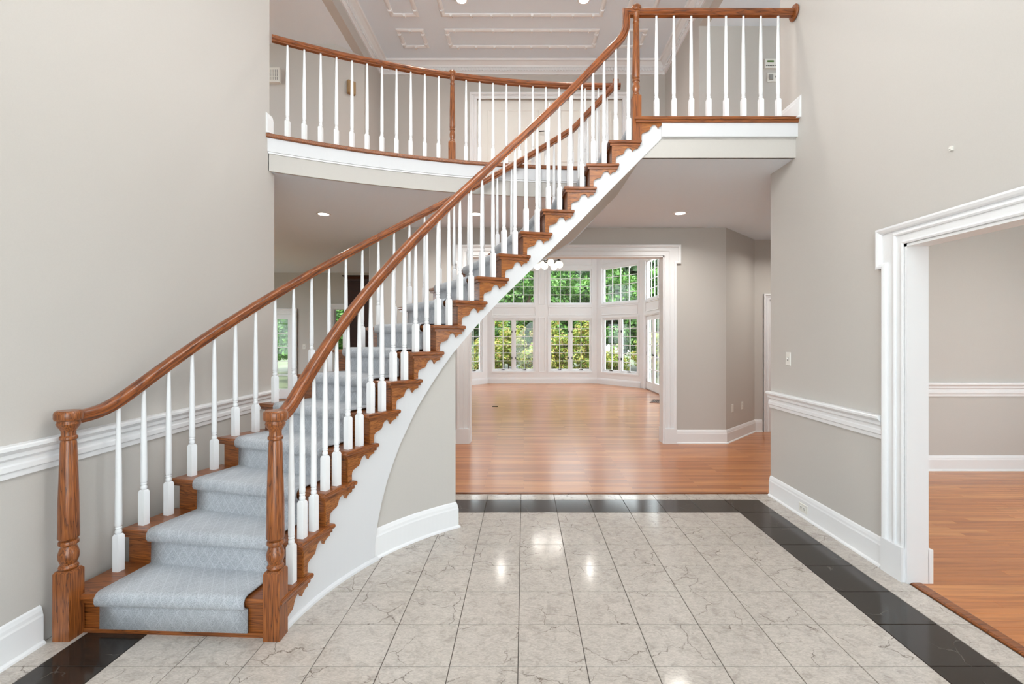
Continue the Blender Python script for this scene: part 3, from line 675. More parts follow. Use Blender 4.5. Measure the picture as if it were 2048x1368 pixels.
for i in range(1, 18):
    z = RISE*i
    if i < 17:
        o = B().prism(tread_outline(i, RI, RO+.02, -.03, .012), z-.028, z).build('tread', OAK); bevel_mesh(o, .009)
        localize(o, frame_at(i), stair)
        o = B().prism(tread_outline(i, RI+.012, RO+.008, -.016, .012), z-.046, z-.028).build('cove', OAK); localize(o, frame_at(i), stair)
    # riser
    V = [L3(i, R, d, zz) for zz in (z-RISE if i > 1 else 0, z-.03) for R, d in ((1.712, 0), (RO-.02, 0), (RO-.02, .02), (1.712, .02))]
    o = B().add(V, [(0,3,2,1),(4,5,6,7),(0,1,5,4),(1,2,6,5),(2,3,7,6),(3,0,4,7)]).build('riser', OAK); localize(o, frame_at(i), stair)
    # sawn bracket on the inner stringer with return nosing above
    zt = z-.028; sc = .98 if i < 17 else 1.0
    def BP(u, dz, R):
        s = SL[i]+u*.98; p = P2(s, R); return Vector((p.x, p.y, zt+dz))
    n = len(BRK); V = [BP(u, dz, 1.703) for u, dz in BRK]+[BP(u, dz, 1.721) for u, dz in BRK]
    me = bpy.data.meshes.new('bracket'); bm = bmesh.new(); vv = [bm.verts.new(v) for v in V]
    f1 = bm.faces.new(vv[:n]); f2 = bm.faces.new(vv[n:][::-1])
    for k in range(n): bm.faces.new((vv[k], vv[n+k], vv[n+(k+1) % n], vv[(k+1) % n]))
    f1.normal_update(); f2.normal_update(); bmesh.ops.triangulate(bm, faces=[f1, f2], ngon_method='EAR_CLIP'); bmesh.ops.recalc_face_normals(bm, faces=bm.faces); bm.to_mesh(me); bm.free()
    o = link('bracket', me, OAKLT); M = frame_at(i)
    tx = TAN(SL[i]); M2 = Matrix(((tx.x, -tx.y, 0, M[0][3]), (tx.y, tx.x, 0, M[1][3]), (0, 0, 1, z), (0, 0, 0, 1)))
    localize(o, M2, stair)
    if i < 17:
        pts = []
        for k in range(7): p = P2(SL[i]-.03+(.275)*k/6, RI-.006); pts.append((p.x, p.y))
        for k in range(7): p = P2(SL[i]+.245-.275*k/6, RI+.03); pts.append((p.x, p.y))
        o = B().prism(pts, z-.028, z-.0005).build('return_nosing', OAK); bevel_mesh(o, .009); localize(o, M2, stair)
        pts = []
        for k in range(7): p = P2(SL[i]-.016+(.25)*k/6, RI+.006); pts.append((p.x, p.y))
        for k in range(7): p = P2(SL[i]+.234-.25*k/6, RI+.03); pts.append((p.x, p.y))
        o = B().prism(pts, z-.046, z-.028).build('return_cove', OAK); localize(o, M2, stair)
# landing nosing (17th) along the front of the landing and over the balcony edge
o = B().box((SX+SL[17]-ARC-.03, 3.885, FZ-.03), (XR, 3.97, FZ)).build('landing_nosing', OAK); bevel_mesh(o, .01); o.parent = stair; o.matrix_parent_inverse = stair.matrix_basis.inverted()
o = B().box((SX+SL[17]-ARC-.016, 3.895, FZ-.05), (XR, 3.95, FZ-.03)).build('landing_cove', OAK, stair)
o = B().box((SX+SL[17]-ARC-.03, 3.96, FZ-.03), (1.06, 5.04, FZ)).build('landing_nosing', OAK); bevel_mesh(o, .01); o.parent = stair; o.matrix_parent_inverse = stair.matrix_basis.inverted()
# starting shoe under the first riser
V = [L3(1, R, d, zz) for zz in (0, .022) for R, d in ((1.73, -.014), (RO-.06, -.014), (RO-.06, 0), (1.73, 0))]
localize(B().add(V, [(0,3,2,1),(4,5,6,7),(0,1,5,4),(1,2,6,5),(2,3,7,6),(3,0,4,7)]).build('shoe_strip', OAK), frame_at(1), stair)

# inner stringer
LOW = [(.871, 0), (.878, .10), (.9, .228), (.935, .36), (.984, .502), (1.088, .717), (1.235, .959), (1.38, 1.15), (1.531, 1.335), (1.764, 1.583), (1.934, 1.758), (2.146, 1.965),
       (2.357, 2.178), (2.622, 2.448), (2.828, 2.664), (3.113, 2.951), (3.297, 3.135)]
def zlow(s):
    if s <= LOW[0][0]: return 0
    for (a, b), (c, d) in zip(LOW, LOW[1:]):
        if s <= c: return b+(d-b)*(s-a)/(c-a)
    return LOW[-1][1]
def zlow_out(s): return max(0, znose(s)-.43)
def ztop(s):
    for i in range(17, 0, -1):
        if s >= SL[i]+.012: return RISE*i-.03
    return 0
def stringer(name, R0, R1, s0, s1, zl, mat, parent=stair):
    ss = sorted({s0, s1, *[x+.012 for x in SL[1:18] if s0 < x+.012 < s1], *[a for a, _ in LOW if s0 < a < s1], *[s0+(s1-s0)*k/90 for k in range(91)]})
    b = B()
    for a, c in zip(ss, ss[1:]):
        zt = ztop((a+c)/2); za, zc = zl(a), zl(c)
        if zt <= max(za, zc)+.001 and zt <= min(za, zc): continue
        zt = min(zt, 3.26)
        P = [P2(a, R0), P2(c, R0), P2(c, R1), P2(a, R1)]; zz = [za, zc, zc, za]
        b.add([(p.x, p.y, q) for p, q in zip(P, zz)]+[(p.x, p.y, zt) for p in P], [(0,3,2,1),(4,5,6,7),(0,1,5,4),(1,2,6,5),(2,3,7,6),(3,0,4,7)])
    return b.build(name, mat, parent)
stringer('stringer', 1.721, 1.745, SL[1]+.0, 3.297, zlow, WHITE2)
stringer('outer_stringer', RO-.05, RO-.02, SL[1]+.02, 3.0, zlow_out, WHITE2)
# curved wall and soffit below the flight
SW0, SW1 = .86, 1.573            # along the inner curve (radians*RI): wall under the stringer ends at 53.3 degrees
uw = B(); ss = [SW0+(SW1-SW0)*k/24 for k in range(25)]
pts = [(P2(s, 1.75).x, P2(s, 1.75).y) for s in ss]; pto = [(P2(s, 1.83).x, P2(s, 1.83).y) for s in ss]
for k in range(24):
    za, zb = zlow(ss[k])+.06, zlow(ss[k+1])+.06
    a, c, d, e = pts[k], pts[k+1], pto[k+1], pto[k]
    uw.add([(*a, 0), (*c, 0), (*d, 0), (*e, 0), (*a, za), (*c, zb), (*d, zb), (*e, za)], [(0,3,2,1),(4,5,6,7),(0,1,5,4),(1,2,6,5),(2,3,7,6),(3,0,4,7)])
S(uw.build('wall_under_stairs', WALL), 'curved greige closet wall under the stringer', 'wall')
ret = [P2(SW1, 1.75), P2(SW1, RO-.06), P2(SW1-.07, RO-.06), P2(SW1-.07, 1.75)]
S(B().prism([(p.x, p.y) for p in ret], 0, zlow(SW1)+.02).build('wall_under_stairs_end', WALL), 'end wall of the closet under the stairs', 'wall')
bbp = [(P2(s, 1.75).x, P2(s, 1.75).y) for s in [.885+(SW1-.885)*k/20 for k in range(21)]]+[(P2(SW1, 2.0).x, P2(SW1, 2.0).y)]
baseboard('baseboard_under_stairs', 'curved white baseboard under the stairs', bbp, h=1.05)
shp = [(P2(s, 1.721).x, P2(s, 1.721).y, 0) for s in [.12+(.9-.12)*k/20 for k in range(21)]]
o = B().sweep(shp, [(0, 0), (-.016, 0), (-.014, .012), (-.006, .022), (0, .024)], (0, 0, 1)).build('shoe_moulding', WHITE2, stair)
sf = B(); ss = [.95+(3.12-.95)*k/60 for k in range(61)]
for a, c in zip(ss, ss[1:]):
    q = []
    for s in (a, c):
        for R in (1.745, 2.0, 2.3, 2.5, RO-.05):
            f = (R-1.745)/(RO-.05-1.745)
            p = P2(s, R); q.append((p.x, p.y, zlow(s)+.004))
    sf.add(q, [(k, k+1, k+6, k+5) for k in range(4)])
autosmooth(sf.build('soffit', WALL, stair))

# runner
def runner():
    R0, R1, nr = 1.865, 2.615, 7; rows = []
    t = .011
    def row(i, d, z):
        rows.append([L3(i, R0+(R1-R0)*k/nr, d, z) for k in range(nr+1)])
    row(1, -t, .024)
    for i in range(1, 18):
        z = RISE*i
        row(i, -t, z-.052)
        row(i, -.030-t*.5, z-.040)
        row(i, -.030-t, z-.028); row(i, -.030-t, z-.008); row(i, -.026-t*.6, z+t*.5); row(i, -.018, z+t)
        if i == 17: row(i, .10, z+t); break
        row(i+1, -t-.01, z+t); row(i+1, -t-.002, z+t+.006)
    V = []; UV = []; F = []; v = 0; W = nr+1
    for j, r_ in enumerate(rows):
        if j: v += (r_[nr//2]-rows[j-1][nr//2]).length
        for k, p in enumerate(r_): V.append(p); UV.append((k*(R1-R0)/nr, v))
    for j in range(len(rows)-1):
        for k in range(nr): F.append((j*W+k, j*W+k+1, (j+1)*W+k+1, (j+1)*W+k))
    o = mk('stair_runner', V, F, CARPET, uv=UV, smooth=True)
    m = o.modifiers.new('thick', 'SOLIDIFY'); m.thickness = .010; m.offset = -1
    o.data.set_sharp_from_angle(angle=math.radians(60))
    return tag(o, 'pale blue grey trellis patterned carpet runner on the stairs', 'carpet')
runner()

# ------------------------------------------------------------ railings
RAILP = [(-.020, 0), (.020, 0), (.020, .010), (.031, .020), (.031, .040), (.026, .053), (.012, .061), (-.012, .061), (-.026, .053), (-.031, .040), (-.031, .020), (-.020, .010)]
def rail(name, pts, lats, parent, prof=RAILP):
    """pts: bottom centre line; lats: horizontal lateral per point; the section stays square to the line"""
    P = [Vector(p) for p in pts]; n = len(P); V = []; UV = []; F = []; k = len(prof); u = 0
    per = [0]
    for q in range(k): per.append(per[-1]+math.hypot(prof[(q+1) % k][0]-prof[q][0], prof[(q+1) % k][1]-prof[q][1]))
    for i, p in enumerate(P):
        if i: u += (p-P[i-1]).length
        d0 = (p-P[i-1]).normalized() if i else (P[1]-p).normalized(); d1 = (P[i+1]-p).normalized() if i < n-1 else d0
        t = (d0+d1).normalized(); la = Vector(lats[i]).normalized(); up = la.cross(t).normalized()
        if i == 0 and up.z < 0: raise Exception('rail')
        mit = 1/max(.5, t.dot(d0))
        for q in range(k+1):
            a, b = prof[q % k]; V.append(p+la*a+up*((b-.03)*mit)+Vector((0, 0, .03))); UV.append((u, per[q]))
    for i in range(n-1):
        for q in range(k): F.append((i*(k+1)+q, i*(k+1)+q+1, (i+1)*(k+1)+q+1, (i+1)*(k+1)+q))
    F.append(tuple(range(k))[::-1]); F.append(tuple((n-1)*(k+1)+q for q in range(k)))
    return autosmooth(mk(name, V, F, OAKUV, parent, uv=UV), 40)
def baluster_mesh(H, hb):
    b = B(); s = .0185; c = .0135
    b.add([(-s,-s,0),(s,-s,0),(s,s,0),(-s,s,0),(-s,-s,hb-.012),(s,-s,hb-.012),(s,s,hb-.012),(-s,s,hb-.012),(-c,-c,hb),(c,-c,hb),(c,c,hb),(-c,c,hb)],
          [(3,2,1,0),(0,1,5,4),(1,2,6,5),(2,3,7,6),(3,0,4,7),(4,5,9,8),(5,6,10,9),(6,7,11,10),(7,4,8,11),(8,9,10,11)])
    zz = hb
    b.lathe([(.012, 0), (.0155, .006), (.0165, .014), (.0145, .022), (.0125, .028), (.0155, .031), (.0155, .036), (.0125, .039), (.0155, .043), (.0165, .05), (.0162, .12), (.0148, (H-hb)*.5), (.0088, H-hb)], seg=10, z0=zz)
    me = bpy.data.meshes.new('baluster'); me.from_pydata(b.v, [], b.f); me.materials.append(WHITE)
    for p in me.polygons: p.use_smooth = True
    me.set_sharp_from_angle(angle=math.radians(38))
    return me
bal_cache = {}
def baluster(x, y_, z, H, parent, rot=0, hb=.2):
    k = (round(H, 2), hb)
    if k not in bal_cache: bal_cache[k] = baluster_mesh(k[0]+.006, hb)
    o = bpy.data.objects.new('baluster', bal_cache[k]); C.objects.link(o)
    o.parent = parent; o.matrix_parent_inverse = parent.matrix_basis.inverted(); o.location = (x, y_, z); o.rotation_euler = (0, 0, rot)
def newel(x, y_, z0, z1, parent, hb=.334, s=.04, rot=0, cap=True, slim=1.0):
    """square block, turned shaft, cap; z0 floor, z1 top"""
    H = z1-z0; b = B(); c = s*.82
    b.add([(-s,-s,0),(s,-s,0),(s,s,0),(-s,s,0),(-s,-s,hb-.012),(s,-s,hb-.012),(s,s,hb-.012),(-s,s,hb-.012),(-c,-c,hb),(c,-c,hb),(c,c,hb),(-c,c,hb)],
          [(3,2,1,0),(0,1,5,4),(1,2,6,5),(2,3,7,6),(3,0,4,7),(4,5,9,8),(5,6,10,9),(6,7,11,10),(7,4,8,11),(8,9,10,11)])
    m = slim; t = H-hb
    b.lathe([(.030*m, -.002), (.036*m, .004), (.039*m, .012), (.036*m, .020), (.030*m, .026), (.033*m, .034), (.040*m, .055), (.041*m, .075), (.034*m, .100), (.029*m, .112), (.031*m, .118), (.039*m, .122), (.040*m, .130), (.038*m, .138), (.032*m, .142),
             (.039*m, .150), (.0415*m, .156), (.039*m, t*.45), (.0315*m, t-.16), (.029*m, t-.145), (.035*m, t-.138), (.035*m, t-.128), (.029*m, t-.122), (.028*m, t-.105), (.030*m, t-.095), (.044*m, t-.072), (.047*m, t-.064), (.044*m, t-.056), (.043*m, t-.05)], seg=20, z0=hb)
    o = b.build('newel_post', OAK, fix=True); autosmooth(o, 40)
    o.data.transform(Matrix.Translation((x, y_, z0)) @ Matrix.Rotation(rot, 4, 'Z'))
    localize(o, Matrix.Translation((x, y_, z0)) @ ZUP, parent)
    if cap:
        b = B().lathe([(.043*m, -.05), (.052*m, -.046), (.056*m, -.036), (.056*m, -.016), (.053*m, -.006), (.046*m, 0)], x, y_, 20, z1)
        q = autosmooth(b.build('newel_cap', OAK), 40); localize(q, Matrix.Translation((x, y_, z1)) @ ZUP, o)
    return o

def flight_rail(par, R, sgn, xend, s_new):
    """bottom centre line of the handrail for a stair flight at radius R"""
    drop = .061/math.cos(math.atan(RISE/(GO*R/RI)))      # vertical thickness along the slope
    pts = []; lats = []; zline = lambda s: znose(s)+.785-.061
    z0 = 1.106-.061-.012
    ss = [s_new+.02+(k)*.02 for k in range(200)]
    for s in ss:
        p = P2(s, R)
        if p.x > xend-.10 and s > ARC: break
        a = zline(s); k_ = .035; zz = k_*math.log(math.exp(z0/k_)+math.exp(a/k_)) if a < 3 else a
        pts.append((p.x, p.y, zz)); r_ = -RAD(s); lats.append((r_.x, r_.y, 0))
    return pts, lats
RR = 1.735; RRO = 2.745
def zrail(pts, x, y_):
    return min(pts, key=lambda p: (p[0]-x)**2+(p[1]-y_)**2)[2]
ZR = 4.222-.061     # bottom of the level rails
# near (inner) flight rail with gooseneck and level landing rail
near = thing('stair_railing', 'near curved stair railing with gooseneck running up to the landing', 'railing', (P2(.02, RR).x, P2(.02, RR).y, 0))
pts, lats = flight_rail(near, RR, 1, .855, .065)
np_ = len(pts); yl = SY+RR
def gooseneck(pts, lats, xg, y1, top, r_=.085):
    """ease the sloping rail into a vertical riser at x = xg, then a mitred corner at height 'top'"""
    x0, y0, z0 = pts[-1]; sl = RISE/GO; zc = z0+(xg-x0)*sl; lat = lats[-1]
    a = Vector((xg-r_/math.sqrt(2), y0, zc-r_*sl/math.sqrt(2))); b_ = Vector((xg, y0, zc+r_)); c_ = Vector((xg, y0, zc))
    for k in range(9):
        t = k/8; q = a*(1-t)**2+c_*2*t*(1-t)+b_*t*t; pts.append(tuple(q)); lats.append(lat)
    pts.append((xg, y0, top)); lats.append(lat)
pts2, lats2 = list(pts), list(lats)
gooseneck(pts2, lats2, .86, yl, ZR)
pts2.append((XR-.02, yl, ZR)); lats2.append(lats2[-1])
rail('handrail', pts2, lats2, near)
newel(-1.212, 2.29, 0, 1.106, near)
newel(.945, yl, RISE*16, 4.245, near, hb=.385, s=.036, slim=.78)
def level_balusters(par, xs_, yf, hb=.17):
    for x in xs_: baluster(x, yf(x), FZ, ZR-FZ+.004, par, 0, hb)
level_balusters(near, [1.116+.1463*k for k in range(8)], lambda x: yl)
q = B(); q.lathe([(.030, 0), (.062, .004), (.066, .014), (.060, .022), (.045, .026)], 0, 0, 20)
o = autosmooth(q.build('rosette', OAK)); o.data.transform(Matrix.Translation((XR, yl, ZR+.03)) @ Matrix.Rotation(-PI/2, 4, 'Y')); o.parent = near; o.matrix_parent_inverse = near.matrix_basis.inverted()
def flight_balusters(par, R, pts):
    for i in range(1, 17):
        D = SL[i+1]-SL[i]
        for f in ((.70,) if i == 1 else (.18, .68)):
            s = SL[i]+D*f; p = P2(s, R); z = RISE*i; zt = zrail(pts, p.x, p.y)+.012
            baluster(p.x, p.y, z, zt-z, par, math.atan2(TAN(s).y, TAN(s).x), .2)
flight_balusters(near, RR, pts2)
# far (outer) flight rail
far = thing('stair_railing', 'far curved stair railing along the left wall starting at the left newel', 'railing', (-2.222, 2.29, 0))
pf, lf = flight_rail(far, RRO, 1, .97, .035)
pf2, lf2 = list(pf), list(lf)
gooseneck(pf2, lf2, .97, 0, ZR-.01, .03)
rail('handrail', pf2, lf2, far)
newel(-2.222, 2.29, 0, 1.106, far)
flight_balusters(far, RRO, pf2)
# balcony railing
balc = thing('balcony_railing', 'curved balcony railing with white balusters and oak newel upstairs', 'railing', (*barc(-.745, .05), FZ))
bx_ = [XL+.01+(1.04-XL)*k/40 for k in range(41)]
bp = [(*barc(x, .05), ZR) for x in bx_]
bl = []
for x in bx_:
    v = Vector((barc(x, .05)[0]-BAX, barc(x, .05)[1]-(BAY0-BR))).normalized(); bl.append((-v.x, -v.y, 0))
rail('handrail', bp, bl, balc)
newel(*barc(-.745, .05), FZ-.0, 4.235, balc, hb=.2, s=.036, slim=.72)
# equal spacing along the arc
r_ = BR+.05; a0 = math.asin((XL-BAX)/r_); 
def at_len(l): a = a0+l/r_; return BAX+r_*math.sin(a)
an_ = (math.asin((-.745-BAX)/r_)-a0)*r_
for k in range(1, 12): x = at_len(an_*k/12); baluster(*barc(x, .05), FZ, ZR-FZ+.004, balc, 0, .17)
for k in range(1, 12):
    x = at_len(an_+.143*k)
    if x < 1.0: baluster(*barc(x, .05), FZ, ZR-FZ+.004, balc, 0, .17)
pr = [(-.01, -.03), (-.004, -.036), (.06, -.036), (.06, 0), (-.004, 0), (-.012, -.008), (-.014, -.02)]
nosep = [(*barc(x, -.014), FZ) for x in [XL+(1.0-XL)*k/36 for k in range(37)]]
o = autosmooth(B().sweep(nosep, [(0, -.03), (.006, -.036), (.08, -.036), (.08, 0), (.006, 0), (0, -.008)], (0, 0, 1)).build('nosing', OAK, balc))

# ================================================================ WINDOWS AND DOORS
def ring(x0, x1, z0, z1, wd, y0, y1):
    b = B(); b.box((x0, y0, z0), (x0+wd, y1, z1)); b.box((x1-wd, y0, z0), (x1, y1, z1)); b.box((x0+wd, y0, z0), (x1-wd, y1, z0+wd)); b.box((x0+wd, y0, z1-wd), (x1-wd, y1, z1)); return b
def lb(b, name, mat, par): return child_local(b.build(name, mat), par)
pane_cache = {}
def pane(par, x0, x1, z0, z1, y_=.07):
    k = (round(x1-x0, 3), round(z1-z0, 3))
    if k not in pane_cache:
        a, c = k[0]/2+.004, k[1]/2+.004
        b = B().box((-a, -.002, -c), (a, .002, c)); me = bpy.data.meshes.new('pane'); me.from_pydata(b.v, [], b.f); me.materials.append(GLASS); pane_cache[k] = me
    o = bpy.data.objects.new('pane', pane_cache[k]); C.objects.link(o); o.parent = par; o.location = ((x0+x1)/2, y_, (z0+z1)/2)
def lights(par, x0, x1, z0, z1, cols, rows, y_=.07, mw=.018):
    for k in range(1, cols):
        x = x0+(x1-x0)*k/cols; lb(B().box((x-mw/2, y_-.012, z0), (x+mw/2, y_+.012, z1)), 'muntin', WHITE, par)
    for k in range(1, rows):
        z = z0+(z1-z0)*k/rows; lb(B().box((x0, y_-.011, z-mw/2), (x1, y_+.011, z+mw/2)), 'muntin', WHITE, par)
    for i in range(cols):
        for j in range(rows):
            pane(par, x0+(x1-x0)*i/cols+mw/2, x0+(x1-x0)*(i+1)/cols-mw/2, z0+(z1-z0)*j/rows+mw/2, z0+(z1-z0)*(j+1)/rows-mw/2, y_)
wn = [0]
def win_thing(seg, u0, u1, z0, label, cat='window', name=None):
    a, b = seg; d = Vector((b[0]-a[0], b[1]-a[1], 0)).normalized(); p = Vector((a[0], a[1], 0))+d*((u0+u1)/2)
    wn[0] += 1
    return thing(name or 'window_%d' % wn[0], label, cat, (p.x, p.y, z0), math.atan2(d.y, d.x), kind='structure')
def fixed_window(seg, u0, u1, z0, z1, cols, rows, label):
    t = win_thing(seg, u0, u1, z0, label); w2 = (u1-u0)/2; h = z1-z0
    fr = lb(ring(-w2, w2, 0, h, .045, .03, .11), 'frame', WHITE, t); lights(fr, -w2+.045, w2-.045, .045, h-.045, cols, rows)
    lb(ring(-w2-.05, w2+.05, -.05, h+.05, .05, -.018, .001), 'casing', WHITE, t)
    return t
def casement_pair(seg, u0, u1, z0, z1, cols, rows, label):
    t = win_thing(seg, u0, u1, z0, label); w2 = (u1-u0)/2; h = z1-z0
    lb(ring(-w2, w2, 0, h, .03, .02, .12), 'frame', WHITE, t); lb(B().box((-.035, .02, .03), (.035, .12, h-.03)), 'mullion', WHITE, t)
    for a, b in ((-w2+.03, -.035), (.035, w2-.03)):
        sash = lb(ring(a, b, .03, h-.03, .038, .045, .095), 'sash', WHITE, t)
        lights(sash, a+.038, b-.038, .068, h-.068, cols, rows)
        lb(B().box(((a+b)/2-.05, .01, .035), ((a+b)/2+.05, .045, .055)).box(((a+b)/2+.01, -.005, .05), ((a+b)/2+.05, .02, .066)), 'crank', BRONZE, sash)
        xl = b-.02 if a < 0 else a+.02
        for zl in (h*.25, h*.75): lb(B().box((xl-.012, .018, zl-.035), (xl+.012, .046, zl+.035)), 'lock', DARKP, sash)
    lb(ring(-w2-.05, w2+.05, -.05, h+.05, .05, -.018, .001), 'casing', WHITE, t)
    return t
sc2 = bayseg(2)
casement_pair(sc2, *UW[0], *LWZ, 2, 6, 'tall white casement pair left of the bay centre')
casement_pair(sc2, *UW[1], *LWZ, 2, 6, 'tall white casement pair right of the bay centre')
fixed_window(sc2, *UW[0], *UWZ, 4, 4, 'upper sixteen pane window left of the bay centre')
fixed_window(sc2, *UW[1], *UWZ, 4, 4, 'upper sixteen pane window right of the bay centre')
casement_pair(bayseg(1), .2, FL-.22, *LWZ, 2, 6, 'white casement pair in the left bay facet')
fixed_window(bayseg(1), .2, FL-.22, *UWZ, 4, 4, 'upper window in the left bay facet')
casement_pair(bayseg(3), .22, FL-.2, *LWZ, 2, 6, 'white casement pair in the right bay facet beside the glazed doors')
fixed_window(bayseg(3), .22, FL-.2, *UWZ, 4, 4, 'upper sixteen pane window in the right bay facet')
fixed_window(bayseg(4), .25, 1.55, *UWZ, 4, 4, 'upper window above the glazed double doors')
# panel mouldings on the bay walls
pk = 0
def bay_panel(i, u0, u1, z0, z1, label):
    a, b = bayseg(i); d = Vector((b[0]-a[0], b[1]-a[1], 0)).normalized(); n = Vector((d.y, -d.x, 0)); p = Vector((a[0], a[1], 0))
    P = [p+d*u+Vector((0, 0, z)) for u, z in ((u0, z0), (u1, z0), (u1, z1), (u0, z1))]
    global pk; pk += 1
    S(B().sweep(P, [(0, 0), (0, .012), (.008, .016), (.02, .010), (.02, 0)], n, closed=True).build('trim_%d' % (20+pk), WHITE), label, 'panel moulding')
for (u0, u1), s_ in zip(UW, ('left', 'right')):
    bay_panel(2, u0-.02, u1+.02, 2.14, 2.41, 'panel frame between lower and upper %s centre bay windows' % s_)
    bay_panel(2, u0-.02, u1+.02, 3.72, 4.2, 'panel frame above the upper %s centre bay window' % s_)
bay_panel(2, CW/2-.10, CW/2+.10, .36, 2.08, 'tall narrow panel frame between the two centre casements')
bay_panel(2, CW/2-.10, CW/2+.10, 2.48, 3.64, 'narrow panel frame between the two upper centre windows')
for i, s_ in ((1, 'left'), (3, 'right')):
    bay_panel(i, .2, FL-.2, 2.14, 2.41, 'panel frame between the windows of the %s bay facet' % s_)
    bay_panel(i, .2, FL-.2, 3.72, 4.2, 'panel frame above the upper window of the %s bay facet' % s_)
bay_panel(4, .25, 1.55, 2.17, 2.43, 'panel frame above the glazed double doors')

def lever(par, x, y_, z, dx):
    b = B(); b.lathe([(.024, 0), (.026, .004), (.02, .012), (.012, .016)], 0, 0, 14)
    b.v = [(x+v[0], y_-v[2], z+v[1]) for v in b.v]
    b.tube([(x, y_-.012, z), (x, y_-.045, z), (x+dx*.04, y_-.05, z), (x+dx*.11, y_-.045, z-.004)], .008, 8)
    return lb(b, 'handle', BLACKM, par)
def glass_door(seg, u0, u1, h, cols, rows, label, name, levers=True, leaves=2):
    t = win_thing(seg, u0, u1, 0, label, 'door', name); w2 = (u1-u0)/2
    fb = B(); fb.box((-w2, 0, 0), (-w2+.03, .12, h)); fb.box((w2-.03, 0, 0), (w2, .12, h)); fb.box((-w2+.03, 0, h-.03), (w2-.03, .12, h)); lb(fb, 'frame', WHITE, t)
    lb(B().box((-w2+.03, 0, 0), (w2-.03, .12, .018)), 'sill', OAK, t)
    edges = [(-w2+.03, 0), (0, w2-.03)] if leaves == 2 else [(-w2+.03, w2-.03)]
    for a, b in edges:
        a += .002; b -= .002
        q = B(); st = .10; q.box((a, .035, .02), (a+st, .08, h-.035)); q.box((b-st, .035, .02), (b, .08, h-.035)); q.box((a+st, .035, .02), (b-st, .08, .24)); q.box((a+st, .035, h-.15), (b-st, .08, h-.035))
        leaf = lb(q, 'leaf', WHITE, t); lights(leaf, a+st, b-st, .24, h-.15, cols, rows, .058, .02)
        hx = a if a < -.01 else b
        if leaves == 1: hx = b
        for z in (.25, 1.0, 1.75): lb(B().box((hx-.012, .028, z-.05), (hx+.012, .036, z+.05)), 'hinge', BRONZE, leaf)
    if levers and leaves == 2: lever(t, -.05, .035, .98, -1); lever(t, .05, .035, .98, 1)
    lb(ring(-w2-.07, w2+.07, -.07, h+.07, .07, -.02, .001) if False else B().box((-w2-.07, -.02, 0), (-w2, .001, h+.07)).box((w2, -.02, 0), (w2+.07, .001, h+.07)).box((-w2, -.02, h), (w2, .001, h+.07)), 'casing', WHITE, t)
    return t
glass_door(bayseg(4), .18, 1.62, 2.08, 2, 5, 'white glazed double doors on the right wall of the bay room', 'door_1')
glass_door(((-7, 11.0), (-2.4, 11.0)), .77, 1.58, 2.03, 2, 5, 'white glazed door in the far left room', 'door_2', leaves=1)
# upper double doors
t = thing('door_3', 'cream white double doors in the upper hall', 'door', (XL+2.73, YB, FZ), 0, kind='structure')
for a, b, hx in ((-1.17, -.002, -.06), (.002, 1.17, .06)):
    q = B().box((a, .03, .008), (b, .07, 2.0)); leaf = lb(q, 'leaf', DOORW, t)
    for z0, z1 in ((.2, .85), (1.0, 1.85)):
        P = [((a+.16), .03, z0), ((b-.16), .03, z0), ((b-.16), .03, z1), ((a+.16), .03, z1)]
        lb(B().sweep(P, [(0, 0), (0, .006), (.012, .009), (.025, .004), (.025, 0)], (0, -1, 0), closed=True), 'panel_moulding', DOORW, leaf)
    if hx < 0: lever(leaf, hx, .03, 1.48, -1)
# plain door behind the corridor casing
t = thing('door_4', 'white door at the end of the right corridor', 'door', (3.575+.6375, 7.31, 0), 0, kind='structure')
leaf = lb(B().box((-.40, 0, .008), (.40, .04, 2.03)), 'leaf', DOORW, t)
for z0, z1 in ((.2, .85), (1.0, 1.85)):
    lb(B().sweep([(-.28, 0, z0), (.28, 0, z0), (.28, 0, z1), (-.28, 0, z1)], [(0, 0), (0, .006), (.012, .009), (.025, .004), (.025, 0)], (0, -1, 0), closed=True), 'panel_moulding', DOORW, leaf)
# windows that light the place, most of them unseen additions
def simple_window(p0, p1, u0, u1, z0, z1, cols, rows, label):
    t = win_thing((p0, p1), u0, u1, z0, label); w2 = (u1-u0)/2; h = z1-z0
    fr = lb(ring(-w2, w2, 0, h, .05, .02, .10), 'frame', WHITE, t); lights(fr, -w2+.05, w2-.05, .05, h-.05, cols, rows, .06, .02)
simple_window((-6.64, 13.6), (-2.4, 13.6), .54, 2.24, .85, 2.35, 3, 2, 'window beyond the doorway of the left room')
simple_window((-7, 5.25), (-7, 11.0), .75, 4.75, .4, 2.6, 6, 3, 'wide window on the side of the left room')
simple_window((6.5, 5.143), (6.5, -1.2), 1.15, 4.75, .45, 2.6, 6, 3, 'wide unseen window added on the side of the right room')  # unseen, put in to light the right room
simple_window(*bayseg(4), 2.75, 4.05, .4, 3.6, 3, 7, 'first tall unseen window added on the right bay room wall behind the casing')  # unseen pair, put in to brighten the bay room
simple_window(*bayseg(4), 4.35, 5.6, .4, 3.6, 3, 7, 'second tall unseen window added on the right bay room wall behind the casing')
simple_window((-4.6, 4.2), (-4.6, 6.49), .35, 1.95, 3.95, 5.4, 3, 3, 'unseen window added at the end of the upper left hall')  # unseen pair, put in to brighten the upper halls and ceiling
simple_window((4.6, 6.2), (4.6, 4.0), .3, 1.9, 3.95, 5.4, 3, 3, 'unseen window added at the end of the upper right hall')
simple_window((XR, -1.2), (XL, -1.2), XR-1.8, XR+1.8, 3.1, 5.4, 5, 3, 'large unseen window added above the entrance behind the camera')  # unseen glazing, put in so sky light reaches the foyer
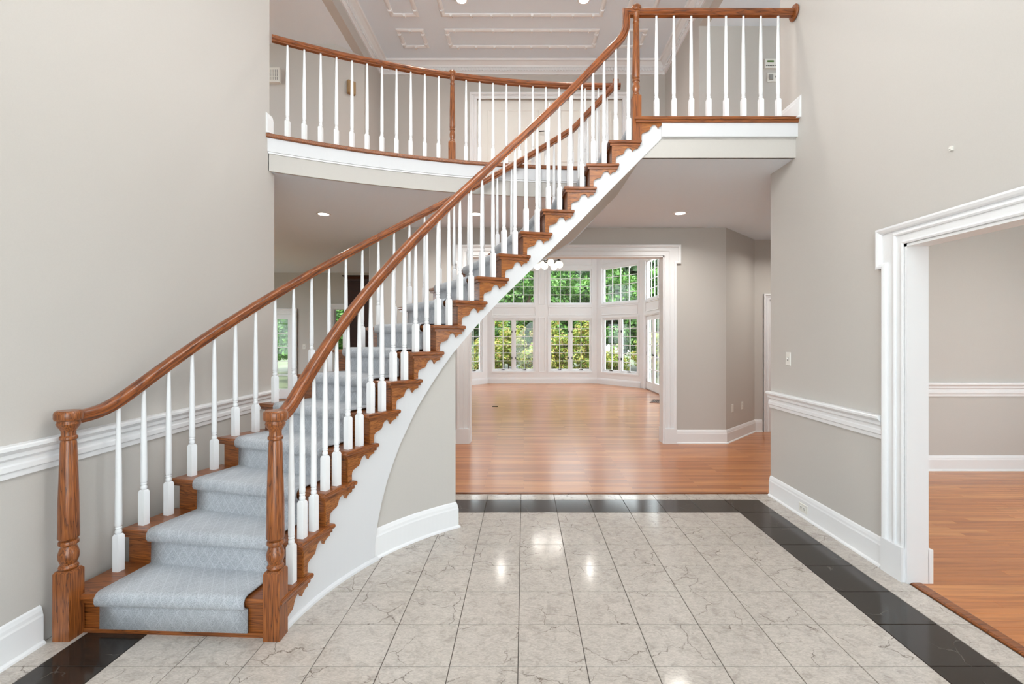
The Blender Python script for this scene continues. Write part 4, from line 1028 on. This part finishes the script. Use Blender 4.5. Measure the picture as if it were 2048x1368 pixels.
simple_window((XR, -1.2), (XL, -1.2), XR-1.45, XR+1.45, 0, 2.5, 4, 3, 'glazed entrance added behind the camera for daylight')

# ================================================================ LAMPS
def downlight(x, y_, z, label, power, grp, r=.085):
    t = thing('recessed_light', label, 'ceiling light', (x, y_, z), group=grp)
    lb(autosmooth(B().lathe([(r*.72, -.001), (r*.76, -.006), (r*.95, -.007), (r, -.003), (r, .002)], seg=28).build('trim_ring', WHITE)) and B(), 'x', WHITE, t) if False else None
    b = B(); seg = 28; V = []; F = []
    prof = [(r*.70, .0), (r*.74, -.006), (r*.95, -.007), (r, -.002), (r, 0)]
    for rr_, zz in prof:
        for k in range(seg): a = 2*PI*k/seg; V.append((rr_*math.cos(a), rr_*math.sin(a), zz))
    for j in range(len(prof)-1):
        for k in range(seg): F.append((j*seg+k, j*seg+(k+1) % seg, (j+1)*seg+(k+1) % seg, (j+1)*seg+k))
    lb(b.add(V, F), 'trim_ring', WHITE, t)
    lb(B().lathe([(r*.72, -.0035), (r*.72, -.001)], seg=24), 'lens', LENS, t)
    d = bpy.data.lights.new('downlight_lamp', 'AREA'); d.shape = 'DISK'; d.size = r*1.3; d.energy = power; d.color = (1, .95, .88); d.spread = math.radians(150)
    l = bpy.data.objects.new('downlight_lamp', d); C.objects.link(l); l.parent = t; l.location = (0, 0, -.012)
g1 = 'recessed lights in the hall ceiling'; g2 = 'recessed lights in the foyer ceiling'
downlight(-2.45, 5.74, CZ, 'recessed hall light left of the far stair railing', 17, g1)
downlight(-.585, 5.74, CZ, 'recessed hall light seen between the stair balusters', 17, g1)
downlight(1.90, 5.70, CZ, 'recessed hall light right of the stairs', 17, g1)
g4 = 'added fill lights in the bay room ceiling'  # unseen lamps, added to brighten the bay room
downlight(-.9, 9.2, GZ, 'left added recessed fill light in the high bay room ceiling', 13, g4)
downlight(2.05, 9.2, GZ, 'right added recessed fill light in the high bay room ceiling', 13, g4)
downlight(-.6, 12.4, GZ, 'left added recessed fill light in the bay room ceiling near the windows', 13, g4)
downlight(1.75, 12.4, GZ, 'right added recessed fill light in the bay room ceiling near the windows', 13, g4)
g3 = 'added fill lights in the right room'  # unseen lamps, added to brighten the right room
downlight(4.2, 1.6, CZ+.02, 'near added recessed fill light of the right room', 13, g3)
downlight(4.4, 3.7, CZ+.02, 'far added recessed fill light of the right room', 13, g3)
downlight(3.95, 6.25, CZ, 'added fill light hidden in the right corridor behind the foyer wall', 22, g1)  # unseen lamp, added to lift the dark corridor
downlight(-.818, 6.16, TZ, 'left recessed light at the top edge inside the large ceiling frame', 16, g2)
downlight(.79, 6.16, TZ, 'right recessed light at the top edge inside the large ceiling frame', 16, g2)
downlight(-.818, 4.35, TZ, 'left added recessed fill light in the near end of the large ceiling frame', 16, g2)  # unseen pair, added as fill in line with the far pair
downlight(.79, 4.35, TZ, 'right added recessed fill light in the near end of the large ceiling frame', 16, g2)
# ring chandeliers: the bay room's, and one added unseen in the foyer as fill light
def chandelier(label, CX, CY, CH, top, R_, n, gr, power, soft):
    ch = thing('chandelier', label, 'chandelier', (CX, CY, CH))
    ringp = [(R_*math.cos(2*PI*k/24), R_*math.sin(2*PI*k/24), 0) for k in range(25)]
    lb(B().tube(ringp, .012, 8), 'ring', BLACKM, ch)
    lb(B().tube([(-R_, 0, 0), (R_, 0, 0)], .009).tube([(0, -R_, 0), (0, R_, 0)], .009).sphere((0, 0, 0), .03), 'cross_arm', BLACKM, ch)
    for k in range(3):
        a = 2*PI*k/3+.5; lb(B().tube([(R_*math.cos(a), R_*math.sin(a), 0), (.02*math.cos(a), .02*math.sin(a), .75)], .004, 6), 'rod', BLACKM, ch)
    lb(B().tube([(0, 0, .74), (0, 0, top-CH-.005)], .008).lathe([(.06, top-CH-.03), (.06, top-CH)], seg=16), 'stem', BLACKM, ch)
    for k in range(n):
        a = 2*PI*k/n+.2; x, y_ = R_*math.cos(a), R_*math.sin(a)
        dz = -.10 if k % 2 else -.075
        sk = lb(B().lathe([(.018, dz+gr-.007), (.02, dz+gr-.002), (.02, .01), (.012, .03), (.004, .06)], x, y_, 10), 'socket', BLACKM, ch)
        g_ = lb(B().sphere((x, y_, dz), gr, 16, 12), 'globe', GLOBE, sk)
        for p in g_.data.polygons: p.use_smooth = True
        ld = bpy.data.lights.new('chandelier_lamp', 'POINT'); ld.energy = power/n; ld.shadow_soft_size = soft; ld.color = (1, .97, .94)
        lo = bpy.data.objects.new('chandelier_lamp', ld); C.objects.link(lo); lo.parent = ch; lo.location = (x, y_, dz-gr-soft-.01)
chandelier('dark ring chandelier with glowing frosted globes in the bay room', .50, 9.8, 3.06, GZ, .26, 8, .072, 14, .05)
chandelier('dark ring chandelier added unseen over the foyer as fill light', 0, 2.4, 3.95, TZ, .45, 8, .09, 100, .06)

# ================================================================ SMALL FITTINGS
def plate(name, label, cat, loc, rz, w_, h_, kind, horizontal=False):
    """wall plate; local -y faces the room"""
    t = thing(name, label, cat, loc, rz)
    b = B(); e = .004
    b.add([(-w_/2,0,-h_/2),(w_/2,0,-h_/2),(w_/2,0,h_/2),(-w_/2,0,h_/2),(-w_/2+e,-.006,-h_/2+e),(w_/2-e,-.006,-h_/2+e),(w_/2-e,-.006,h_/2-e),(-w_/2+e,-.006,h_/2-e)],
          [(0,1,2,3),(4,7,6,5),(0,4,5,1),(1,5,6,2),(2,6,7,3),(3,7,4,0)])
    lb(b, 'plate', IVORY, t)
    if kind == 'toggle':
        lb(B().box((-.005, -.016, -.002), (.005, -.006, .012)), 'toggle', IVORY, t)
        lb(B().box((-.008, -.0075, -.016), (.008, -.006, .016)), 'slot', GREYP, t)
    elif kind == 'outlet':
        for s_ in (-1, 1):
            cx_, cz_ = (s_*.022, 0) if horizontal else (0, s_*.022)
            rc = lb(B().box((cx_-.015, -.009, cz_-.015), (cx_+.015, -.006, cz_+.015)), 'receptacle', IVORY, t)
            lb(B().box((cx_-.008, -.0095, cz_-.002), (cx_-.005, -.009, cz_+.009)).box((cx_+.005, -.0095, cz_-.002), (cx_+.008, -.009, cz_+.009)).box((cx_-.003, -.0095, cz_-.011), (cx_+.003, -.009, cz_-.006)), 'slot', DARKP, rc)
    return t
R90 = -PI/2   # plate on a wall facing -X: local -y -> -x  (rz=-90)
plate('light_switch', 'single ivory light switch on the right foyer wall above the chair rail', 'switch', (XR-.0005, (XR*938)/(1577-1047.5), CAMZ+(674-718)*4.047/938), R90, .072, .116, 'toggle')
plate('wall_outlet', 'outlet set sideways in the right foyer baseboard', 'outlet', (XR-.0175, 3.80, .075), R90, .118, .072, 'outlet', True)
dn = Vector((1, 1, 0)).normalized()
for k, (u, lab, kd) in enumerate(((.20, 'left low wall plate on the slanted wall', 'blank'), (.53, 'right low outlet on the slanted wall', 'outlet'))):
    px_, py_ = 2.786+.789*u, 6.46+.806*u
    plate('wall_outlet', lab, 'outlet', (px_+.0005, py_-.0005, .46), math.radians(45.6), .07, .115, kd)
a, b = bayseg(3); d_ = Vector((b[0]-a[0], b[1]-a[1])).normalized()
plate('wall_outlet', 'outlet in the baseboard of the right bay facet', 'outlet', (a[0]+d_.x*.72-d_.y*-.018*-1, a[1]+d_.y*.72-.018*abs(d_.x), .08), math.atan2(d_.y, d_.x), .118, .07, 'outlet', True)
plate('light_switch', 'light switch beside the glazed door in the far left room', 'switch', (-5.15, 10.9995, 1.24), 0, .075, .118, 'toggle')
# keypad and intercom on the upper right wall
t = thing('alarm_keypad', 'white alarm keypad with green display on the upper right wall', 'keypad', (3.22, 6.1195, 5.02), math.radians(0))
lb(B().box((-.085, -.025, -.06), (.085, 0, .06)), 'case', IVORY, t); lb(B().box((-.055, -.027, .015), (.03, -.025, .038)), 'display', LCD, t)
for k in range(6): lb(B().box((-.07+k*.022, -.028, -.035), (-.058+k*.022, -.025, -.027)), 'key', DARKP, t)
t = thing('thermostat', 'white wall plate with grey square dial below the keypad', 'thermostat', (3.25, 6.1195, 4.85), 0)
lb(B().box((-.075, -.008, -.06), (.075, 0, .06)), 'plate', IVORY, t); lb(B().box((-.05, -.02, -.035), (-.005, -.008, .035)), 'dial', GREYP, t); lb(B().box((.03, -.012, -.004), (.038, -.008, .016)), 'button', DARKP, t)
t = thing('door_chime', 'small tan chime box on the upper left wall behind the balusters', 'chime', (-2.455, 6.645, 4.985), math.radians(45))
lb(B().box((-.055, -.05, -.09), (.055, 0, .09)), 'box', TANP, t); lb(B().box((-.045, -.054, -.08), (.045, -.05, .08)), 'cover', TANP, t)
t = thing('wall_grille', 'white slotted box on the upper left wall at the foyer wall edge', 'vent', (-3.46, 6.4895, 5.06), 0)
lb(B().box((-.11, -.06, -.1), (.11, 0, .1)), 'box', IVORY, t)
for k in range(3):
    for j in range(5): lb(B().box((-.02+j*.024, -.062, -.07+k*.05), (-.01+j*.024, -.06, -.03+k*.05)), 'slot', GREYP, t)
t = thing('wall_sensor', 'tiny white sensor on the upper right foyer wall', 'sensor', (XR-.0005, 2.50, CAMZ+377*2.5/938), R90)
lb(B().box((-.008, -.012, -.012), (.008, 0, .012)), 'body', IVORY, t); lb(B().box((-.003, -.018, -.003), (.003, -.012, .003)), 'tip', IVORY, t)
# floor registers
def register(label, x, y_, rz, L_, W_, mat):
    t = thing('floor_register', label, 'floor vent', (x, y_, 0), rz)
    lb(ring(-L_/2, L_/2, -W_/2, W_/2, .02, 0, .01) if False else B().box((-L_/2, -W_/2, 0), (L_/2, -W_/2+.02, .008)).box((-L_/2, W_/2-.02, 0), (L_/2, W_/2, .008)).box((-L_/2, -W_/2, 0), (-L_/2+.02, W_/2, .008)).box((L_/2-.02, -W_/2, 0), (L_/2, W_/2, .008)), 'frame', mat, t)
    lb(B().box((-L_/2+.02, -W_/2+.02, 0), (L_/2-.02, W_/2-.02, .002)), 'duct', DARKP, t)
    for k in range(5):
        yy = -W_/2+.02+(W_-.04)*(k+.5)/5; lb(B().box((-L_/2+.02, yy-.005, .002), (L_/2-.02, yy+.005, .007)), 'slat', mat, t)
register('brown wooden floor register by the right wall of the bay room', 3.0, 10.65, 1.2, .55, .22, OAK)
register('small dark floor plate in the middle of the bay room floor', -.6, 9.85, 0, .12, .07, BRONZE)
# dark bookcase in the left room
t = thing('bookcase', 'tall dark mahogany bookcase seen through the far balusters', 'bookcase', (-2.61, 8.2, 0))
X0, X1, Y0, Y1 = -.21, .205, -.70, .70; H = 2.36
lb(B().box((X0, Y0, .1), (X1, Y0+.03, H)), 'side_panel', DARKWOOD, t); lb(B().box((X0, Y1-.03, .1), (X1, Y1, H)), 'side_panel', DARKWOOD, t)
lb(B().box((X1-.015, Y0+.03, .1), (X1, Y1-.03, H)), 'back_panel', DARKWOOD, t)
for z in (.12, .8, 1.2, 1.6, 2.0, H-.03): lb(B().box((X0+.01, Y0+.03, z), (X1-.015, Y1-.03, z+.025)), 'shelf', DARKWOOD, t)
lb(B().box((X0-.02, Y0-.02, 0), (X1, Y1+.02, .1)), 'base', DARKWOOD, t)
lb(B().box((X0-.012, Y0-.012, .78), (X1, Y1+.012, .83)), 'waist_moulding', DARKWOOD, t)
cp = [(0, 0), (.015, 0), (.02, .03), (.045, .06), (.065, .07), (.065, .085), (0, .085)]
lb(B().sweep([(X1, Y0, H), (X0, Y0, H), (X0, Y1, H), (X1, Y1, H)], [(a_, b_) for a_, b_ in cp], (0, 0, 1)), 'crown', DARKWOOD, t)
lb(B().box((X0, Y0, H), (X1, Y1, H+.08)), 'top', DARKWOOD, t)

# ================================================================ OUTDOORS
S(B().box((-40, -30, -.7), (40, 60, -.45)).build('ground', GRASS), 'lawn outside the bay windows', 'ground')
CONC = plain('pale_concrete', srgb(216, 214, 210), .85, noise=.05, nscale=4)
S(B().box((-16, -30, -.45), (16, -1.36, -.42)).build('ground_front_bounce', CONC), 'pale concrete forecourt added behind the camera to bounce light indoors', 'ground')  # unseen reflector, added to throw light up onto the ceilings
S(B().box((6.7, -1.3, -.45), (16, 7.2, -.42)).build('ground_side_bounce', CONC), 'pale concrete court added beside the right room to bounce light indoors', 'ground')  # unseen reflector, added to brighten the right room through its window
S(B().box((3.6, 7.6, -.45), (10, 14.6, -.12)).build('ground_terrace', CONC), 'pale concrete terrace outside the glazed double doors', 'ground')
def leaves(n, fn, size, rng):
    V = []; F = []
    for k in range(n):
        p, out = fn(rng)
        up = (out+Vector((rng.uniform(-.7, .7), rng.uniform(-.7, .7), rng.uniform(-.2, .9)))).normalized()
        a = up.orthogonal().normalized(); a = Matrix.Rotation(rng.uniform(0, 2*PI), 3, up) @ a; b = up.cross(a)
        s = size*rng.uniform(.6, 1.3)
        i = len(V)
        V += [p-a*s*.5, p+b*s*.24+up*s*.05, p+a*s*.5, p-b*s*.24+up*s*.05]; F.append((i, i+1, i+2, i+3))
    return V, F
def blob_fn(c, r, clumps, cr_, rng0):
    cs = []
    for k in range(clumps):
        a = rng0.uniform(0, 2*PI); e = math.asin(rng0.uniform(-.5, 1)); q = rng0.uniform(.45, .95)
        d = Vector((math.cos(a)*math.cos(e)*r[0], math.sin(a)*math.cos(e)*r[1], math.sin(e)*r[2]))*q; cs.append(Vector(c)+d)
    def fn(rng):
        o = rng.choice(cs); d = Vector((rng.gauss(0, 1), rng.gauss(0, 1), rng.gauss(0, 1))).normalized()
        q = rng.uniform(.55, 1)**.5
        return o+Vector((d.x*cr_, d.y*cr_, d.z*cr_*.6))*q, d
    return fn
def plant(name, label, cat, x, y_, z0, r, h, n, size, mat, grp, trunk=.05, seed=0, clumps=26, cr_=.3, zc=None):
    rng = random.Random(seed); t = thing(name, label, cat, (x, y_, z0), group=grp)
    zc = h*.46 if zc is None else zc
    fn = blob_fn((0, 0, zc), (r, r, h*.5), clumps, cr_, rng); V, F = leaves(n, fn, size, rng)
    o = child_local(mk('foliage', V, F, mat), t); o['kind'] = 'stuff'
    for k in range(3 if trunk < .06 else 1):
        a = 2*PI*k/3+seed; q = .12 if trunk < .06 else 0
        lb(B().tube([(q*math.cos(a)*.3, q*math.sin(a)*.3, 0), (q*math.cos(a), q*math.sin(a), h*.3), (q*2*math.cos(a)+.02, q*2*math.sin(a), h*.7)], trunk, 7), 'trunk' if trunk >= .06 else 'stem', BARK, t)
rng = random.Random(3)
def pos_word(x): return x
shr = [(-2.6, 18.6), (-1.5, 18.0), (-.5, 18.7), (.45, 17.9), (1.4, 18.5), (2.4, 18.0), (3.5, 18.4), (4.7, 17.6), (5.8, 16.6), (-3.8, 17.4), (-.9, 19.9), (1.0, 19.8), (2.9, 19.9)]
nth = ['first', 'second', 'third', 'fourth', 'fifth', 'sixth', 'seventh', 'eighth', 'ninth', 'tenth']
order = sorted(range(len(shr)), key=lambda k: shr[k][0])
for j, k in enumerate(order):
    x, y_ = shr[k]; back = y_ > 19.5
    f = [q for q in order if (shr[q][1] > 19.5) == back]
    lab = '%s yellow green flowering shrub from the left outside the bay%s' % (nth[f.index(k)], ', back row' if back else ', front row')
    plant('flowering_shrub', lab, 'shrub', x, y_, -.46, .62, 1.75+.5*(k % 3)+(.5 if back else 0), 2600, .13, LEAF_S, 'shrubs outside the bay windows', .025, 100+k, 34, .30)
trs = [(-6.5, 24), (-4.2, 22.5), (-2.0, 24.5), (.2, 23), (2.2, 24.5), (4.3, 22.8), (6.5, 23.6), (8.6, 21), (9.0, 17), (-9, 21), (-11, 24), (-7.6, 18.5)]
order = sorted(range(len(trs)), key=lambda k: trs[k][0])
for j, k in enumerate(order):
    x, y_ = trs[k]; w_ = nth[j] if j < 10 else ['eleventh', 'twelfth'][j-10]
    plant('leafy_tree', '%s leafy green tree from the left in the garden' % w_, 'tree', x, y_, -.5, 2.0, 6.0, 16000, .2, LEAF_T, 'trees beyond the bay windows', .12, 200+k, 75, .6, 2.6)
for j, x in enumerate((-12, -8, -4, 0, 4, 8, 12)):
    plant('dark_evergreen', '%s dark evergreen from the left behind the garden trees' % nth[j], 'tree', x, 28+.5*(j % 2), -.5, 3.0, 8, 9000, .5, LEAF_D, 'evergreens behind the garden', .2, 300+j, 80, 1.1, 3.4)
